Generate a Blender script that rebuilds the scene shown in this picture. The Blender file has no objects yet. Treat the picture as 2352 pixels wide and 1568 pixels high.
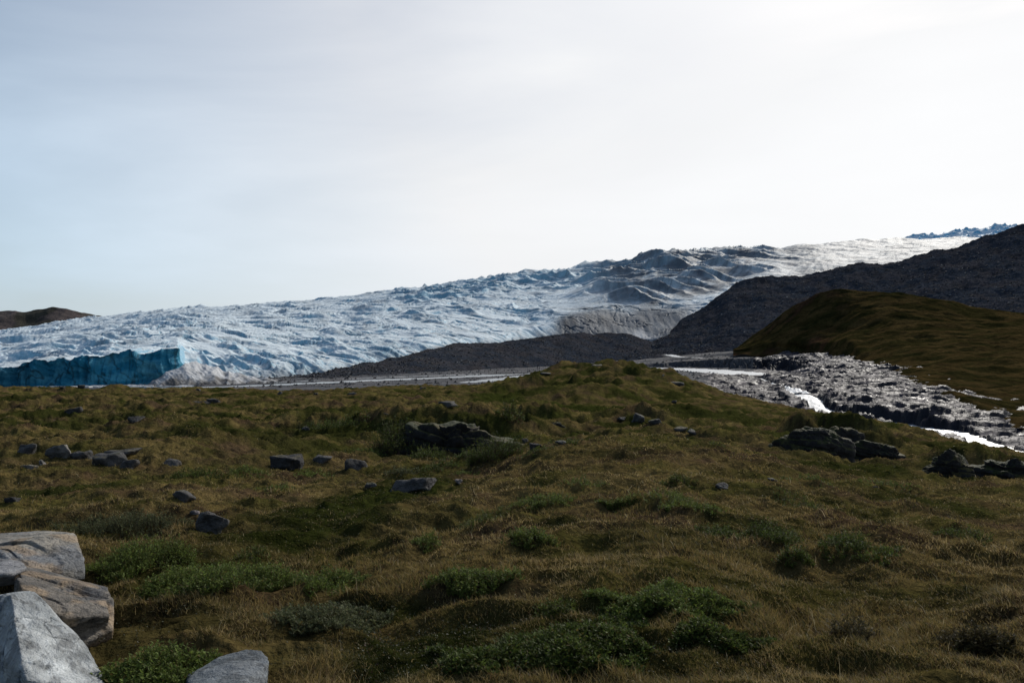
import bpy, bmesh, math, random
import numpy as np

# ------------------------------------------------------------------ frame, camera, sky, sun
F = 1764.0          # focal length in units of a 2352 px wide frame
CX, YH = 1176.0, 800.0
Z0 = 40.0           # eye height above datum
random.seed(4)
rng = np.random.default_rng(7)
sc = bpy.context.scene
col = sc.collection
R = math.radians

cam_d = bpy.data.cameras.new('camera'); cam = bpy.data.objects.new('camera', cam_d); col.objects.link(cam)
cam_d.sensor_width = 36; cam_d.lens = 36 * F / 2352
cam_d.shift_y = (YH - 784) / 2352
cam_d.clip_start = 0.05; cam_d.clip_end = 30000
cam.location = (0, 0, Z0); cam.rotation_euler = (R(90), 0, 0)
sc.camera = cam
sc.view_settings.view_transform = 'Standard'; sc.view_settings.look = 'None'
sc.view_settings.exposure = 0.0; sc.view_settings.gamma = 1.0
sc.cycles.max_bounces = 6; sc.cycles.diffuse_bounces = 3; sc.cycles.glossy_bounces = 3
sc.cycles.transmission_bounces = 2; sc.cycles.transparent_max_bounces = 4
sc.cycles.sample_clamp_indirect = 5

SUN_AZ, SUN_EL = 34.0, 33.0
SD = np.array([math.sin(R(SUN_AZ)) * math.cos(R(SUN_EL)), math.cos(R(SUN_AZ)) * math.cos(R(SUN_EL)), math.sin(R(SUN_EL))])
sl = bpy.data.lights.new('sun', 'SUN'); so = bpy.data.objects.new('sun', sl); col.objects.link(so)
sl.energy = 3.0; sl.angle = R(0.8); sl.color = (1.0, 0.95, 0.87)
so.rotation_euler = (R(90 - SUN_EL), 0, R(180 - SUN_AZ))
so.location = (0, 0, 200)

w = bpy.data.worlds.new('World'); sc.world = w; w.use_nodes = True
nt = w.node_tree; N = nt.nodes; L = nt.links; N.clear()
def wn(t, **k):
    n = N.new(t)
    for a, b in k.items(): setattr(n, a, b)
    return n
def wmath(op, a, b=None, clamp=False):
    n = wn('ShaderNodeMath', operation=op, use_clamp=clamp)
    for i, v in enumerate((a, b)):
        if v is None: continue
        if isinstance(v, (int, float)): n.inputs[i].default_value = v
        else: L.new(v, n.inputs[i])
    return n.outputs[0]
sky = wn('ShaderNodeTexSky', sky_type='NISHITA', sun_disc=False)
sky.sun_elevation = R(SUN_EL); sky.sun_rotation = R(SUN_AZ); sky.dust_density = 1.5
tc = wn('ShaderNodeTexCoord')
dot = wn('ShaderNodeVectorMath', operation='DOT_PRODUCT'); L.new(tc.outputs['Generated'], dot.inputs[0]); dot.inputs[1].default_value = SD
sep = wn('ShaderNodeSeparateXYZ'); L.new(tc.outputs['Generated'], sep.inputs[0])
mp = wn('ShaderNodeMapping'); L.new(tc.outputs['Generated'], mp.inputs[0])
mp.inputs['Rotation'].default_value = (0, R(-14), R(20)); mp.inputs['Scale'].default_value = (1.0, 1.6, 4.2)
n1 = wn('ShaderNodeTexNoise'); L.new(mp.outputs[0], n1.inputs[0]); n1.inputs['Scale'].default_value = 1.3; n1.inputs['Detail'].default_value = 6; n1.inputs['Roughness'].default_value = .5; n1.inputs['Distortion'].default_value = .4
mp2 = wn('ShaderNodeMapping'); L.new(tc.outputs['Generated'], mp2.inputs[0])
mp2.inputs['Rotation'].default_value = (0, R(-20), 0); mp2.inputs['Scale'].default_value = (1.5, 1.5, 9.0)
n2 = wn('ShaderNodeTexNoise'); L.new(mp2.outputs[0], n2.inputs[0]); n2.inputs['Scale'].default_value = 2.0; n2.inputs['Detail'].default_value = 7
# veil thickness: thick towards the sun and low down, thinner away from it
m = wmath('MULTIPLY_ADD', dot.outputs['Value'], 1.25); N[-1].inputs[2].default_value = -0.26
elev = wmath('SUBTRACT', 0.42, sep.outputs[2]); elev = wmath('MULTIPLY', elev, 1.3)
a = wmath('ADD', m, elev)
nn = wmath('SUBTRACT', n1.outputs['Fac'], 0.5); nn = wmath('MULTIPLY', nn, 0.9)
a = wmath('ADD', a, nn)
nn2 = wmath('SUBTRACT', n2.outputs['Fac'], 0.5); nn2 = wmath('MULTIPLY', nn2, 0.25)
veil = wmath('ADD', a, nn2, True)
veil = wmath('MULTIPLY', veil, 0.97)
# brightness of the veil: forward-scattering towards the sun
s01 = wmath('MAXIMUM', dot.outputs['Value'], 0.0)
glow = wmath('POWER', s01, 5.0); glow = wmath('MULTIPLY', glow, 0.9)
br = wmath('ADD', glow, 8.75)
br = wmath('ADD', br, wmath('MULTIPLY', nn, 2.6))
cc = wn('ShaderNodeMix', data_type='RGBA')
cc.inputs[6].default_value = (0.72, 0.91, 1.10, 1); cc.inputs[7].default_value = (0.99, 1.0, 1.015, 1); L.new(wmath('MULTIPLY', wmath('SUBTRACT', s01, 0.36), 2.6, True), cc.inputs[0])
sc_c = wn('ShaderNodeVectorMath', operation='SCALE'); L.new(cc.outputs[2], sc_c.inputs[0]); L.new(br, sc_c.inputs['Scale'])
skm = wn('ShaderNodeVectorMath', operation='MULTIPLY'); L.new(sky.outputs[0], skm.inputs[0]); skm.inputs[1].default_value = (1, 1, 1)
mix = wn('ShaderNodeMix', data_type='RGBA'); L.new(veil, mix.inputs[0]); L.new(skm.outputs[0], mix.inputs[6]); L.new(sc_c.outputs[0], mix.inputs[7])
bg = wn('ShaderNodeBackground'); bg.inputs[1].default_value = 0.1; L.new(mix.outputs[2], bg.inputs[0])
wo = wn('ShaderNodeOutputWorld'); L.new(bg.outputs[0], wo.inputs[0])

# ------------------------------------------------------------------ noise
def _hash(ix, iy, iz, s):
    h = (ix.astype(np.int64) * 374761393 + iy.astype(np.int64) * 668265263 + iz.astype(np.int64) * 2147483647 + s * 974634777) & 0xFFFFFFFF
    h = ((h ^ (h >> 13)) * 1274126177) & 0xFFFFFFFF
    return (h ^ (h >> 16)) & 0xFFFFFFFF
def noise2(x, y, s=0):
    x = np.asarray(x, float); y = np.asarray(y, float)
    x0 = np.floor(x); y0 = np.floor(y); fx = x - x0; fy = y - y0
    u = fx * fx * fx * (fx * (fx * 6 - 15) + 10); v = fy * fy * fy * (fy * (fy * 6 - 15) + 10)
    z = np.zeros_like(x0)
    def g(ox, oy):
        a = _hash(x0 + ox, y0 + oy, z, s) * (2 * np.pi / 4294967296.0)
        return np.cos(a) * (fx - ox) + np.sin(a) * (fy - oy)
    a = g(0, 0); b = g(1, 0); c = g(0, 1); d = g(1, 1)
    return ((a + (b - a) * u) * (1 - v) + (c + (d - c) * u) * v) * 1.5
def vnoise3(x, y, z, s=0):
    x0 = np.floor(x); y0 = np.floor(y); z0 = np.floor(z); fx = x - x0; fy = y - y0; fz = z - z0
    u = fx * fx * (3 - 2 * fx); v = fy * fy * (3 - 2 * fy); w_ = fz * fz * (3 - 2 * fz)
    def g(a, b, c): return _hash(x0 + a, y0 + b, z0 + c, s) / 2147483648.0 - 1
    def l(a, b, t): return a + (b - a) * t
    return l(l(l(g(0,0,0), g(1,0,0), u), l(g(0,1,0), g(1,1,0), u), v), l(l(g(0,0,1), g(1,0,1), u), l(g(0,1,1), g(1,1,1), u), v), w_)
def fbm2(x, y, o=5, s=0, gain=.5, lac=2.03):
    t = 0; a = 1.0
    for i in range(o):
        t = t + a * noise2(x, y, s + i * 17); x = x * lac + 3.1; y = y * lac + 1.7; a *= gain
    return t
def ridge2(x, y, o=5, s=0, gain=.5, lac=2.03):
    t = 0; a = 1.0; pw = 1.0
    for i in range(o):
        n = 1 - np.abs(noise2(x, y, s + i * 17)) * 1.7
        n = n * n; t = t + a * n * pw; pw = np.clip(n, 0, 1)
        x = x * lac + 3.1; y = y * lac + 1.7; a *= gain
    return t
def fbm3(x, y, z, o=4, s=0, gain=.5):
    t = 0; a = 1.0
    for i in range(o):
        t = t + a * vnoise3(x, y, z, s + i * 13); x = x * 2.03 + 1.3; y = y * 2.03 + 2.1; z = z * 2.03 + .7; a *= gain
    return t
def ss(a, b, x):
    t = np.clip((x - a) / (b - a), 0, 1); return t * t * (3 - 2 * t)
def lerp(a, b, t): return a + (b - a) * t
def W(px, py, d):    # frame position + depth -> world point
    return np.array([d * (px - CX) / F, d, Z0 - d * (py - YH) / F])

# ------------------------------------------------------------------ object helpers
def tag(o, label=None, cat=None, group=None, kind=None):
    if label: o['label'] = label
    if cat: o['category'] = cat
    if group: o['group'] = group
    if kind: o['kind'] = kind
    return o
def link(name, me, mat, parent=None):
    o = bpy.data.objects.new(name, me); col.objects.link(o)
    if mat: me.materials.append(mat)
    if parent is not None: o.parent = parent
    return o
def raw_mesh(name, V, faces_idx, nper, colr=None, smooth=True):
    """V (n,3), faces_idx (m,nper)"""
    me = bpy.data.meshes.new(name)
    V = np.ascontiguousarray(V, np.float32); Fi = np.ascontiguousarray(faces_idx, np.int32)
    me.vertices.add(len(V)); me.vertices.foreach_set('co', V.ravel())
    me.loops.add(Fi.size); me.loops.foreach_set('vertex_index', Fi.ravel())
    me.polygons.add(len(Fi)); me.polygons.foreach_set('loop_start', np.arange(0, Fi.size, nper, dtype=np.int32))
    me.polygons.foreach_set('use_smooth', np.full(len(Fi), smooth))
    me.update(calc_edges=True)
    if colr is not None:
        at_ = me.color_attributes.new('Col', 'FLOAT_COLOR', 'POINT')
        c4 = np.ones((len(V), 4), np.float32); c4[:, :3] = colr
        at_.data.foreach_set('color', c4.ravel())
    return me
def grid(name, P, mat, colr=None, kind='structure', mask=None):
    r, c, _ = P.shape
    i = np.arange(r * c).reshape(r, c)
    q = np.stack([i[:-1, :-1], i[:-1, 1:], i[1:, 1:], i[1:, :-1]], -1).reshape(-1, 4)
    if mask is not None:
        mk = (mask[:-1, :-1] | mask[:-1, 1:] | mask[1:, 1:] | mask[1:, :-1]).reshape(-1)
        q = q[mk]
    V = P.reshape(-1, 3); C_ = None if colr is None else colr.reshape(-1, 3)
    if mask is not None:
        used = np.zeros(len(V), bool); used[q.ravel()] = True
        remap = np.cumsum(used) - 1; V = V[used]; q = remap[q]
        if C_ is not None: C_ = C_[used]
    o = link(name, raw_mesh(name, V, q, 4, C_), mat)
    if kind: o['kind'] = kind
    return o
def slope_of(P):
    du = np.gradient(P, axis=1); dv = np.gradient(P, axis=0)
    n = np.cross(du, dv); n /= np.linalg.norm(n, axis=2, keepdims=True) + 1e-9
    return n

# ------------------------------------------------------------------ materials
def material(name, rough=.85, spec=.25, noises=(), bump=(), attr=True, base=(.5, .5, .5), trans=0.0, metallic=0, spec_noise=None):
    """noises: (scale, detail, strength of darkening/lightening, (sx,sy,sz)); bump: (scale, detail, distance, (sx,sy,sz))"""
    m_ = bpy.data.materials.new(name); m_.use_nodes = True
    t = m_.node_tree; n_ = t.nodes; l_ = t.links; n_.clear()
    out = n_.new('ShaderNodeOutputMaterial'); p = n_.new('ShaderNodeBsdfPrincipled')
    p.inputs['Roughness'].default_value = rough; p.inputs['Specular IOR Level'].default_value = spec; p.inputs['Metallic'].default_value = metallic
    g = n_.new('ShaderNodeTexCoord')
    if attr:
        a_ = n_.new('ShaderNodeAttribute'); a_.attribute_name = 'Col'; c = a_.outputs['Color']
    else:
        a_ = n_.new('ShaderNodeRGB'); a_.outputs[0].default_value = (*base, 1); c = a_.outputs[0]
    def tex(scale, detail, sv, ro=.6):
        mp_ = n_.new('ShaderNodeMapping'); l_.new(g.outputs['Object'], mp_.inputs[0]); mp_.inputs['Scale'].default_value = sv
        x = n_.new('ShaderNodeTexNoise'); l_.new(mp_.outputs[0], x.inputs[0]); x.inputs['Scale'].default_value = scale; x.inputs['Detail'].default_value = detail; x.inputs['Roughness'].default_value = ro
        return x.outputs['Fac']
    for (s_, de, st, sv) in noises:
        f = tex(s_, de, sv)
        mr = n_.new('ShaderNodeMapRange'); l_.new(f, mr.inputs[0]); mr.inputs[1].default_value = .3; mr.inputs[2].default_value = .7
        mr.inputs[3].default_value = 1 - st; mr.inputs[4].default_value = 1 + st
        v = n_.new('ShaderNodeVectorMath'); v.operation = 'SCALE'; l_.new(c, v.inputs[0]); l_.new(mr.outputs[0], v.inputs['Scale']); c = v.outputs[0]
    l_.new(c, p.inputs['Base Color'])
    nb = None
    for (s_, de, dist, sv) in bump:
        f = tex(s_, de, sv, .65)
        b = n_.new('ShaderNodeBump'); b.inputs['Strength'].default_value = 1; b.inputs['Distance'].default_value = dist
        l_.new(f, b.inputs['Height'])
        if nb is not None: l_.new(nb, b.inputs['Normal'])
        nb = b.outputs[0]
    if nb is not None: l_.new(nb, p.inputs['Normal'])
    if spec_noise:
        s_, de, lo, hi = spec_noise
        f = tex(s_, de, (1, 1, 1)); mr = n_.new('ShaderNodeMapRange'); l_.new(f, mr.inputs[0]); mr.inputs[1].default_value = .35; mr.inputs[2].default_value = .65
        mr.inputs[3].default_value = lo; mr.inputs[4].default_value = hi; l_.new(mr.outputs[0], p.inputs['Roughness'])
    sh = p.outputs[0]
    if trans > 0:
        tr = n_.new('ShaderNodeBsdfTranslucent'); l_.new(c, tr.inputs[0])
        mx = n_.new('ShaderNodeMixShader'); mx.inputs[0].default_value = trans
        l_.new(sh, mx.inputs[1]); l_.new(tr.outputs[0], mx.inputs[2]); sh = mx.outputs[0]
    l_.new(sh, out.inputs[0])
    return m_
U = (1, 1, 1)
M = dict(
    ground=material('tundra', 1, 0, [(9, 5, .35, U), (1.3, 4, .25, U), (.25, 4, .2, U)], [(14, 5, .05, U), (2.2, 4, .16, U)]),
    grass=material('grass_blade', .7, .25, trans=.3),
    leaf=material('willow_leaf', .55, .1, trans=.4),
    heath=material('heath_leaf', .5, .3, trans=.15),
    stem=material('woody_stem', .8, .2, attr=False, base=(.06, .04, .028)),
    rock=material('lichen_rock', .8, .25, [(4, 6, .45, U), (22, 4, .3, U)], [(9, 7, .05, U), (2.5, 5, .1, (1, 1, 2.5))]),
    hero=material('foreground_rock', .7, .35, [(2.6, 6, .22, (1, 1, 3)), (16, 6, .22, U), (60, 3, .12, U)], [(26, 7, .022, (1, 1, 1.8)), (6, 4, .05, (1, 1, 3.0))]),
    moraine=material('moraine_rubble', 1, .0, [(.35, 6, .35, U), (.06, 5, .25, U)], [(.55, 6, .5, U), (.14, 4, 1, U)]),
    gravel=material('river_gravel', .9, .12, [(.5, 6, .4, U), (.07, 4, .3, U)], [(.8, 5, .5, U)]),
    bedrock=material('polished_bedrock', .6, .10, [(.35, 7, .3, (.6, 1.6, 2)), (.06, 4, .3, U)], [(.35, 7, .45, (.6, 1.4, 3)), (.09, 4, 2.5, U)], spec_noise=(.12, 5, .45, .75)),
    hill=material('hill_heath', 1, 0, [(.35, 5, .3, U), (.05, 5, .3, (1, 1, 3))], [(.4, 6, .9, U), (.09, 5, 2.0, U)]),
    ice=material('glacier_ice', .6, .12, [(.5, 7, .16, (.5, 1, 1)), (.05, 5, .08, U)], [(.45, 8, 1.1, (.6, 1, 1)), (.06, 5, 1.0, U)]),
    dirtyice=material('silty_ice', .42, .5, [(.1, 6, .12, U)], [(.12, 5, .8, U)]),
    far=material('far_hills', .95, .1, [(.01, 6, .3, U)], [(.02, 6, 12, U)]),
)
# water
def water_mat(name, base, rough, bscale, bdist):
    return material(name, rough, .5, [(.05, 4, .1, U)], [(bscale, 4, bdist, (1, .5, 1))], attr=False, base=base)
M['river'] = water_mat('silty_river_water', (.30, .32, .32), .34, .25, .3)
M['lagoon'] = water_mat('lagoon_water', (.05, .08, .10), .18, .3, .25)
M['river_fast'] = material('fast_river_water', .42, 1.0, [(.05, 4, .1, U)], [(.3, 5, .5, (1, .6, 1))], attr=False, base=(.50, .52, .53))
M['foam'] = material('white_water', .55, .5, [(.25, 6, .25, U)], [(.35, 6, 1.6, U)], attr=False, base=(.72, .74, .74))

# ------------------------------------------------------------------ near tundra height field
GX = [-2400, -400, 0, 400, 700, 850, 1000, 1120, 1250, 1400, 1520, 1640, 1800, 1950, 2100, 2230, 2352, 3000, 4600]
GD = [0.6, 4, 6, 9, 13, 18, 25, 35, 42, 48, 65, 85, 110, 140]
GT = {  # frame row of the ground at each depth above (None = past the brow)
 -2400: [1572, 1375, 1262, 1190, 1125, 1062, 1010, 985, 968, 935, 912, 900, 893],
 -400: [1572, 1372, 1262, 1190, 1125, 1062, 1010, 985, 968, 935, 912, 898, 893],
 0:    [1575, 1372, 1260, 1188, 1125, 1062, 1010, 985, 968, 935, 912, 900, 895],
 400:  [1575, 1375, 1255, 1178, 1118, 1060, 1015, 990, 972, 937, 916, 903, 896],
 700:  [1575, 1380, 1268, 1192, 1135, 1080, 1035, 1005, 985, 948, 920, 906, 896],
 850:  [1575, 1375, 1262, 1190, 1135, 1085, 1052, 1012, 985, 950, 920, 904, 893],
 1000: [1572, 1360, 1240, 1170, 1120, 1082, 1060, 985, 962, 940, 915, 900, 889],
 1120: [1572, 1350, 1225, 1145, 1095, 1065, 1062, 985, 965, 942, 920, 905, 884],
 1250: [1570, 1345, 1210, 1120, 1060, 1035, 1040, 1000, 978, 950, 935, 915, 850],
 1400: [1570, 1340, 1200, 1108, 1040, 1016, 1010, 995, 985, 962, 948, 910, 836],
 1520: [1570, 1340, 1200, 1108, 1042, 1018, 1012, 998, 990, 968, 950, 915, 845],
 1640: [1570, 1345, 1210, 1120, 1060, 1035, 1025, 1010, 1000, 975, 950, 920, 894],
 1800: [1570, 1355, 1225, 1145, 1090, 1055, 1045, 1030, 1015, 985, 950, 932, 940],
 1950: [1570, 1360, 1235, 1160, 1108, 1075, 1072, 1062, 1050, 992, 958, 962, 990],
 2100: [1572, 1368, 1245, 1175, 1125, 1092, 1082, 1062, 1046, 1000, 985, 1010, 1040],
 2230: [1572, 1372, 1255, 1185, 1140, 1105, 1098, 1070, 1050, 1020, 1035, 1060, 1090],
 2352: [1575, 1375, 1262, 1195, 1150, 1112, 1098, 1070, 1055, 1055, 1075, 1100, 1130],
 3000: [1575, 1385, 1280, 1220, 1185, 1150, 1130, 1126, 1125, 1135, 1150, 1170, 1190],
 4600: [1575, 1385, 1280, 1220, 1185, 1150, 1130, 1126, 1125, 1135, 1150, 1170, 1190],
}
_rows = []
for x in GX:
    h = [1.68] + [d * (y - YH) / F for d, y in zip(GD[1:], GT[x])]
    _rows.append(h)
_rows = np.array(_rows)
_gx = np.arange(-2400, 4601, 10.0); _gl = np.linspace(math.log(.6), math.log(140), 260)
_t = np.array([np.interp(_gl, np.log(GD), r) for r in _rows])            # (keys, l)
_H = np.array([np.interp(_gx, GX, _t[:, j]) for j in range(len(_gl))]).T    # (gx, l)
def blur(A, n, ax):
    k = np.exp(-.5 * (np.arange(-3 * n, 3 * n + 1) / n) ** 2); k /= k.sum()
    pad = [(0, 0), (0, 0)]; pad[ax] = (3 * n, 3 * n)
    A2 = np.pad(A, pad, mode='edge')
    return np.apply_along_axis(lambda v: np.convolve(v, k, 'valid'), ax, A2)
_H = blur(blur(_H, 3, 0), 2, 1)
def tab(Hm, gx, gl, px, l):
    i = np.clip((px - gx[0]) / (gx[1] - gx[0]), 0, len(gx) - 1.001); j = np.clip((l - gl[0]) / (gl[1] - gl[0]), 0, len(gl) - 1.001)
    i0 = i.astype(int); j0 = j.astype(int); fi = i - i0; fj = j - j0
    return (Hm[i0, j0] * (1 - fi) + Hm[i0 + 1, j0] * fi) * (1 - fj) + (Hm[i0, j0 + 1] * (1 - fi) + Hm[i0 + 1, j0 + 1] * fi) * fj
# mounds: px, d, radius across, radius along, height (m), power
MOUNDS = [
 (1030, 45, 4.0, 3.5, .4, 1.5), (1240, 52, 2.5, 3.0, .5, 1.4),
 (430, 40, 4.5, 2.8, .7, 1.4), (250, 28, 3.5, 2.0, .35, 1.4), (560, 34, 4, 2.5, .45, 1.4), (150, 70, 8, 4, .5, 1.4),
 (260, 118, 3.3, 3.5, .75, 1.3), (600, 26, 2.2, 1.4, .28, 1.4), (330, 12.0, 1.5, 1.2, .28, 1.3),
 (860, 11.5, 1.6, 1.6, .3, 1.3), (1480, 20, 5, 3, .25, 1.4), (750, 50, 3.0, 2.6, .9, 1.4),
 (1520, 52, 5, 3.5, .7, 1.4), (1600, 75, 6, 4, .8, 1.4), (1330, 100, 7, 8, 1.5, 1.3), (1480, 110, 8, 6, 1.2, 1.3), (1200, 120, 6, 7, 1.2, 1.3),
 (900, 85, 10, 5, .5, 1.3), (60, 30, 2.5, 1.6, .4, 1.3), (2120, 34, 3, 2, .35, 1.4), (1750, 36, 3, 1.6, .35, 1.4),
 (880, 45, 1.8, 2.4, .8, 1.4),
]
_md = np.array([(d * (p - CX) / F, d, rx, ry, h, pw) for p, d, rx, ry, h, pw in MOUNDS])
CRAG = [(1925, 53, 3.2, 3.4, 1.7), (2005, 51, 2.3, 2.6, 1.1), (1850, 54, 1.7, 2.6, .5), (2205, 39, 1.5, 2.2, .75), (2325, 39, 2.2, 2.4, .7), (1040, 42.5, 4.0, 3.0, .7), (1255, 50, 2.0, 2.5, .6), (1470, 52, 1.6, 1.5, .5)]
_cr = np.array([(d * (p - CX) / F, d, rx, ry, h) for p, d, rx, ry, h in CRAG])
def ground_z(X, Y):
    X = np.asarray(X, float); Y = np.asarray(Y, float); d = np.maximum(Y, .6)
    px = CX + F * X / d; l = np.log(np.minimum(d, 140))
    h = tab(_H, _gx, _gl, px, l)
    z = -h
    z = z - np.where(d > 140, (d - 140) * lerp(.10, .16, ss(140, 200, d)), 0)
    z = np.maximum(z, -44)
    for mx, my, rx, ry, hh, pw in _md:
        r2 = ((X - mx) / rx) ** 2 + ((Y - my) / ry) ** 2
        z = z + hh * np.exp(-np.power(r2, pw))
    cm = np.zeros_like(z)
    jx = .5 * noise2(X / 1.6, Y / 1.6, 91); jy = .6 * noise2(X / 1.4, Y / 1.4, 92)
    for mx, my, rx, ry, hh in _cr:
        yy = (Y + jy - my) / np.where(Y + jy < my, ry * .55, ry); r2 = ((X + jx - mx) / rx) ** 2 + yy * yy
        g = np.exp(-np.power(r2, 1.5)); z = z + hh * g; cm = np.maximum(cm, g)
    z = z + cm * ss(1.2, .2, np.abs(cm - .5) * 2) * (ridge2(X / 1.3, Y / 1.0, 3, 93) - .7) * .45
    big = ss(50, 120, d)
    kn = ss(1080, 1200, px) * ss(1650, 1560, px)
    z = z + fbm2(X / 26, Y / 20, 4, 3) * big * lerp(.45, 1.1, kn)
    mid = ss(12, 35, d) * (1 - .3 * big)
    z = z + fbm2(X / 5.5, Y / 4.2, 4, 11) * .46 * mid
    z = z + fbm2(X / 1.7, Y / 1.4, 3, 21) * .13 * ss(2, 6, d) 
    b3 = np.abs(noise2(X / 1.25, Y / .95, 35)); z = z + (.3 - b3) * lerp(.13, .26, ss(10, 28, d)) * ss(4, 9, d) * ss(120, 60, d)
    b = np.abs(noise2(X / .55, Y / .5, 31)); b2 = np.abs(noise2(X / .21, Y / .2, 33))
    z = z + (.34 - b) * .15 * ss(2.0, 5, d) + (.3 - b2) * .035
    t_ = 1 - np.abs(noise2(X / 2.6 + .6 * noise2(X / 5, Y / 5, 51), Y / 1.7, 41)) * 2
    z = z + t_ * .32 * ss(14, 50, d)
    s_ = ridge2((X + Y * .35) / 15, (Y - X * .25) / 9, 3, 57)
    z = z + (s_ - .5) * lerp(.15, .9, kn) * ss(85, 115, d)
    return z + Z0
_dl = np.exp(np.linspace(math.log(2.0), math.log(150), 900))
def at(px, py):
    """first ground point met by the ray through a frame position -> (X, Y, Z)"""
    X = _dl * (px - CX) / F; zr = Z0 - _dl * (py - YH) / F
    g = ground_z(X, _dl); hit = np.nonzero(zr <= g)[0]
    k = hit[0] if len(hit) else len(_dl) - 1
    return np.array([X[k], _dl[k], g[k]])

# vegetation patches and painted knoll shading: px, py, half width, half height (frame units), strength
HEATH_SHADE = [(1150, 905, 60, 22, 1.), (1230, 900, 60, 8, .8), (1340, 935, 120, 10, 1.), (1450, 905, 70, 10, .9), (1540, 900, 60, 8, .8), (1330, 875, 70, 5, .8), (1950, 1075, 150, 12, .9), (1040, 1066, 190, 8, .9), (745, 1195, 230, 95, 1.), (640, 1240, 140, 50, 1.), (850, 1410, 150, 30, .9), (960, 1500, 190, 60, 1.), (1560, 1230, 90, 22, .5), (420, 1290, 170, 60, .7),  # leading grassy-knoll patches paint its shading as dark heath
 (2200, 1165, 140, 25, .8), (1290, 1500, 200, 60, .9), (450, 945, 120, 10, .8), (430, 985, 110, 14, .9), (200, 960, 180, 6, .6), (740, 1020, 90, 14, .8), (120, 1125, 120, 20, .9),
 (2050, 1075, 90, 12, .7), (1550, 1000, 60, 12, 1.), (1280, 1200, 60, 12, .5), (2020, 1010, 120, 22, .6), (1700, 960, 140, 10, .9), (1560, 1300, 90, 18, .4), (900, 1040, 80, 15, .7), (1700, 1120, 120, 16, .5),
 (1500, 1530, 160, 40, .6), (60, 1200, 80, 20, .4), (2250, 1400, 120, 40, .3), (1100, 1070, 90, 12, .6)]
_hp = []
for px, py, rx, ry, st in HEATH_SHADE:
    c = at(px, py); a_ = at(px, py + ry); b_ = at(px, py - ry)
    _hp.append((c[0], (a_[1] + b_[1]) / 2, rx * c[1] / F, max((b_[1] - a_[1]) / 2, .25), st))
def veg(X, Y):
    n = fbm2(X / 1.1, Y / 1.1, 4, 71) * .45
    h = np.zeros_like(X)
    for cx, cy, rx, ry, st in _hp:
        h = np.maximum(h, st * ss(1.35, .6, np.sqrt(((X - cx) / rx) ** 2 + ((Y - cy) / ry) ** 2) + n * .8))
    sc_ = np.clip(Y / 18, 1, 5)
    k = fbm2(X / 3.1, Y / 2.6, 4, 83)
    far_h = np.maximum(ss(.05, .4, fbm2(X / 7.0 + 4, Y / 5.5, 4, 77)), ss(.12, .5, -fbm2(X / 5.5, Y / 4.2, 4, 11))) * ss(15, 40, Y)
    g2 = ss(.08, .45, fbm2(X / 1.7 + 9, Y / 1.4, 4, 78)) * .75
    h = np.maximum(h, np.maximum(far_h * .9, g2 * .55))
    brown = ss(-.1, .5, k)
    return h, brown
C_GOLD = np.array([.120, .089, .034]); C_BRN = np.array([.085, .057, .030]); C_HEATH = np.array([.029, .034, .008]); C_SOIL = np.array([.020, .016, .012])
def ground_col(X, Y, n=None):
    h, b = veg(X, Y)
    c = lerp(C_GOLD, C_BRN, b[..., None])
    gr = ss(0, .5, fbm2(X / 2.3, Y / 2.3, 3, 88))[..., None]
    c = lerp(c, np.array([.072, .070, .016]), gr * .6)
    hol = ss(.12, .02, np.abs(noise2(X / 1.25, Y / .95, 35)) ) * ss(4, 9, Y)
    c = lerp(c, C_SOIL * 1.3, (hol * .55 * ss(120, 60, Y))[..., None])
    c = lerp(c, C_HEATH, h[..., None])
    return c, h

cols = np.concatenate([np.arange(-2400, -150, 25), np.arange(-150, 2500, 2.8), np.arange(2500, 4600, 25)])
dep = np.concatenate([np.exp(np.linspace(math.log(.7), math.log(160), 640)), np.linspace(163, 520, 60)])
PX, DD = np.meshgrid(cols, dep)
GXw = DD * (PX - CX) / F
GZ = ground_z(GXw, DD)
GP = np.stack([GXw, DD, GZ], -1)
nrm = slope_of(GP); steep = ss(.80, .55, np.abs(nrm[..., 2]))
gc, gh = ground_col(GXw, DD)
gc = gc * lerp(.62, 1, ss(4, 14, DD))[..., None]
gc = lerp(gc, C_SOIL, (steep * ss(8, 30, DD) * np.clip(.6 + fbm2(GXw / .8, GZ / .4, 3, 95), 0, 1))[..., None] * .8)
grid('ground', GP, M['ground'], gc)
# coarse sheet behind the viewer so the land goes on all round
xs = np.linspace(-160, 160, 60); ys = np.linspace(-160, .75, 40)
XX, YY = np.meshgrid(xs, ys)
ZZ = Z0 - 1.75 + fbm2(XX / 14, YY / 14, 4, 5) * .6 * ss(3, 20, np.hypot(XX, YY)) - ss(20, 160, np.hypot(XX, YY)) * 6
cb, _ = ground_col(XX, YY)
grid('ground', np.stack([XX, YY, ZZ], -1), M['ground'], cb * .8)

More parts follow.
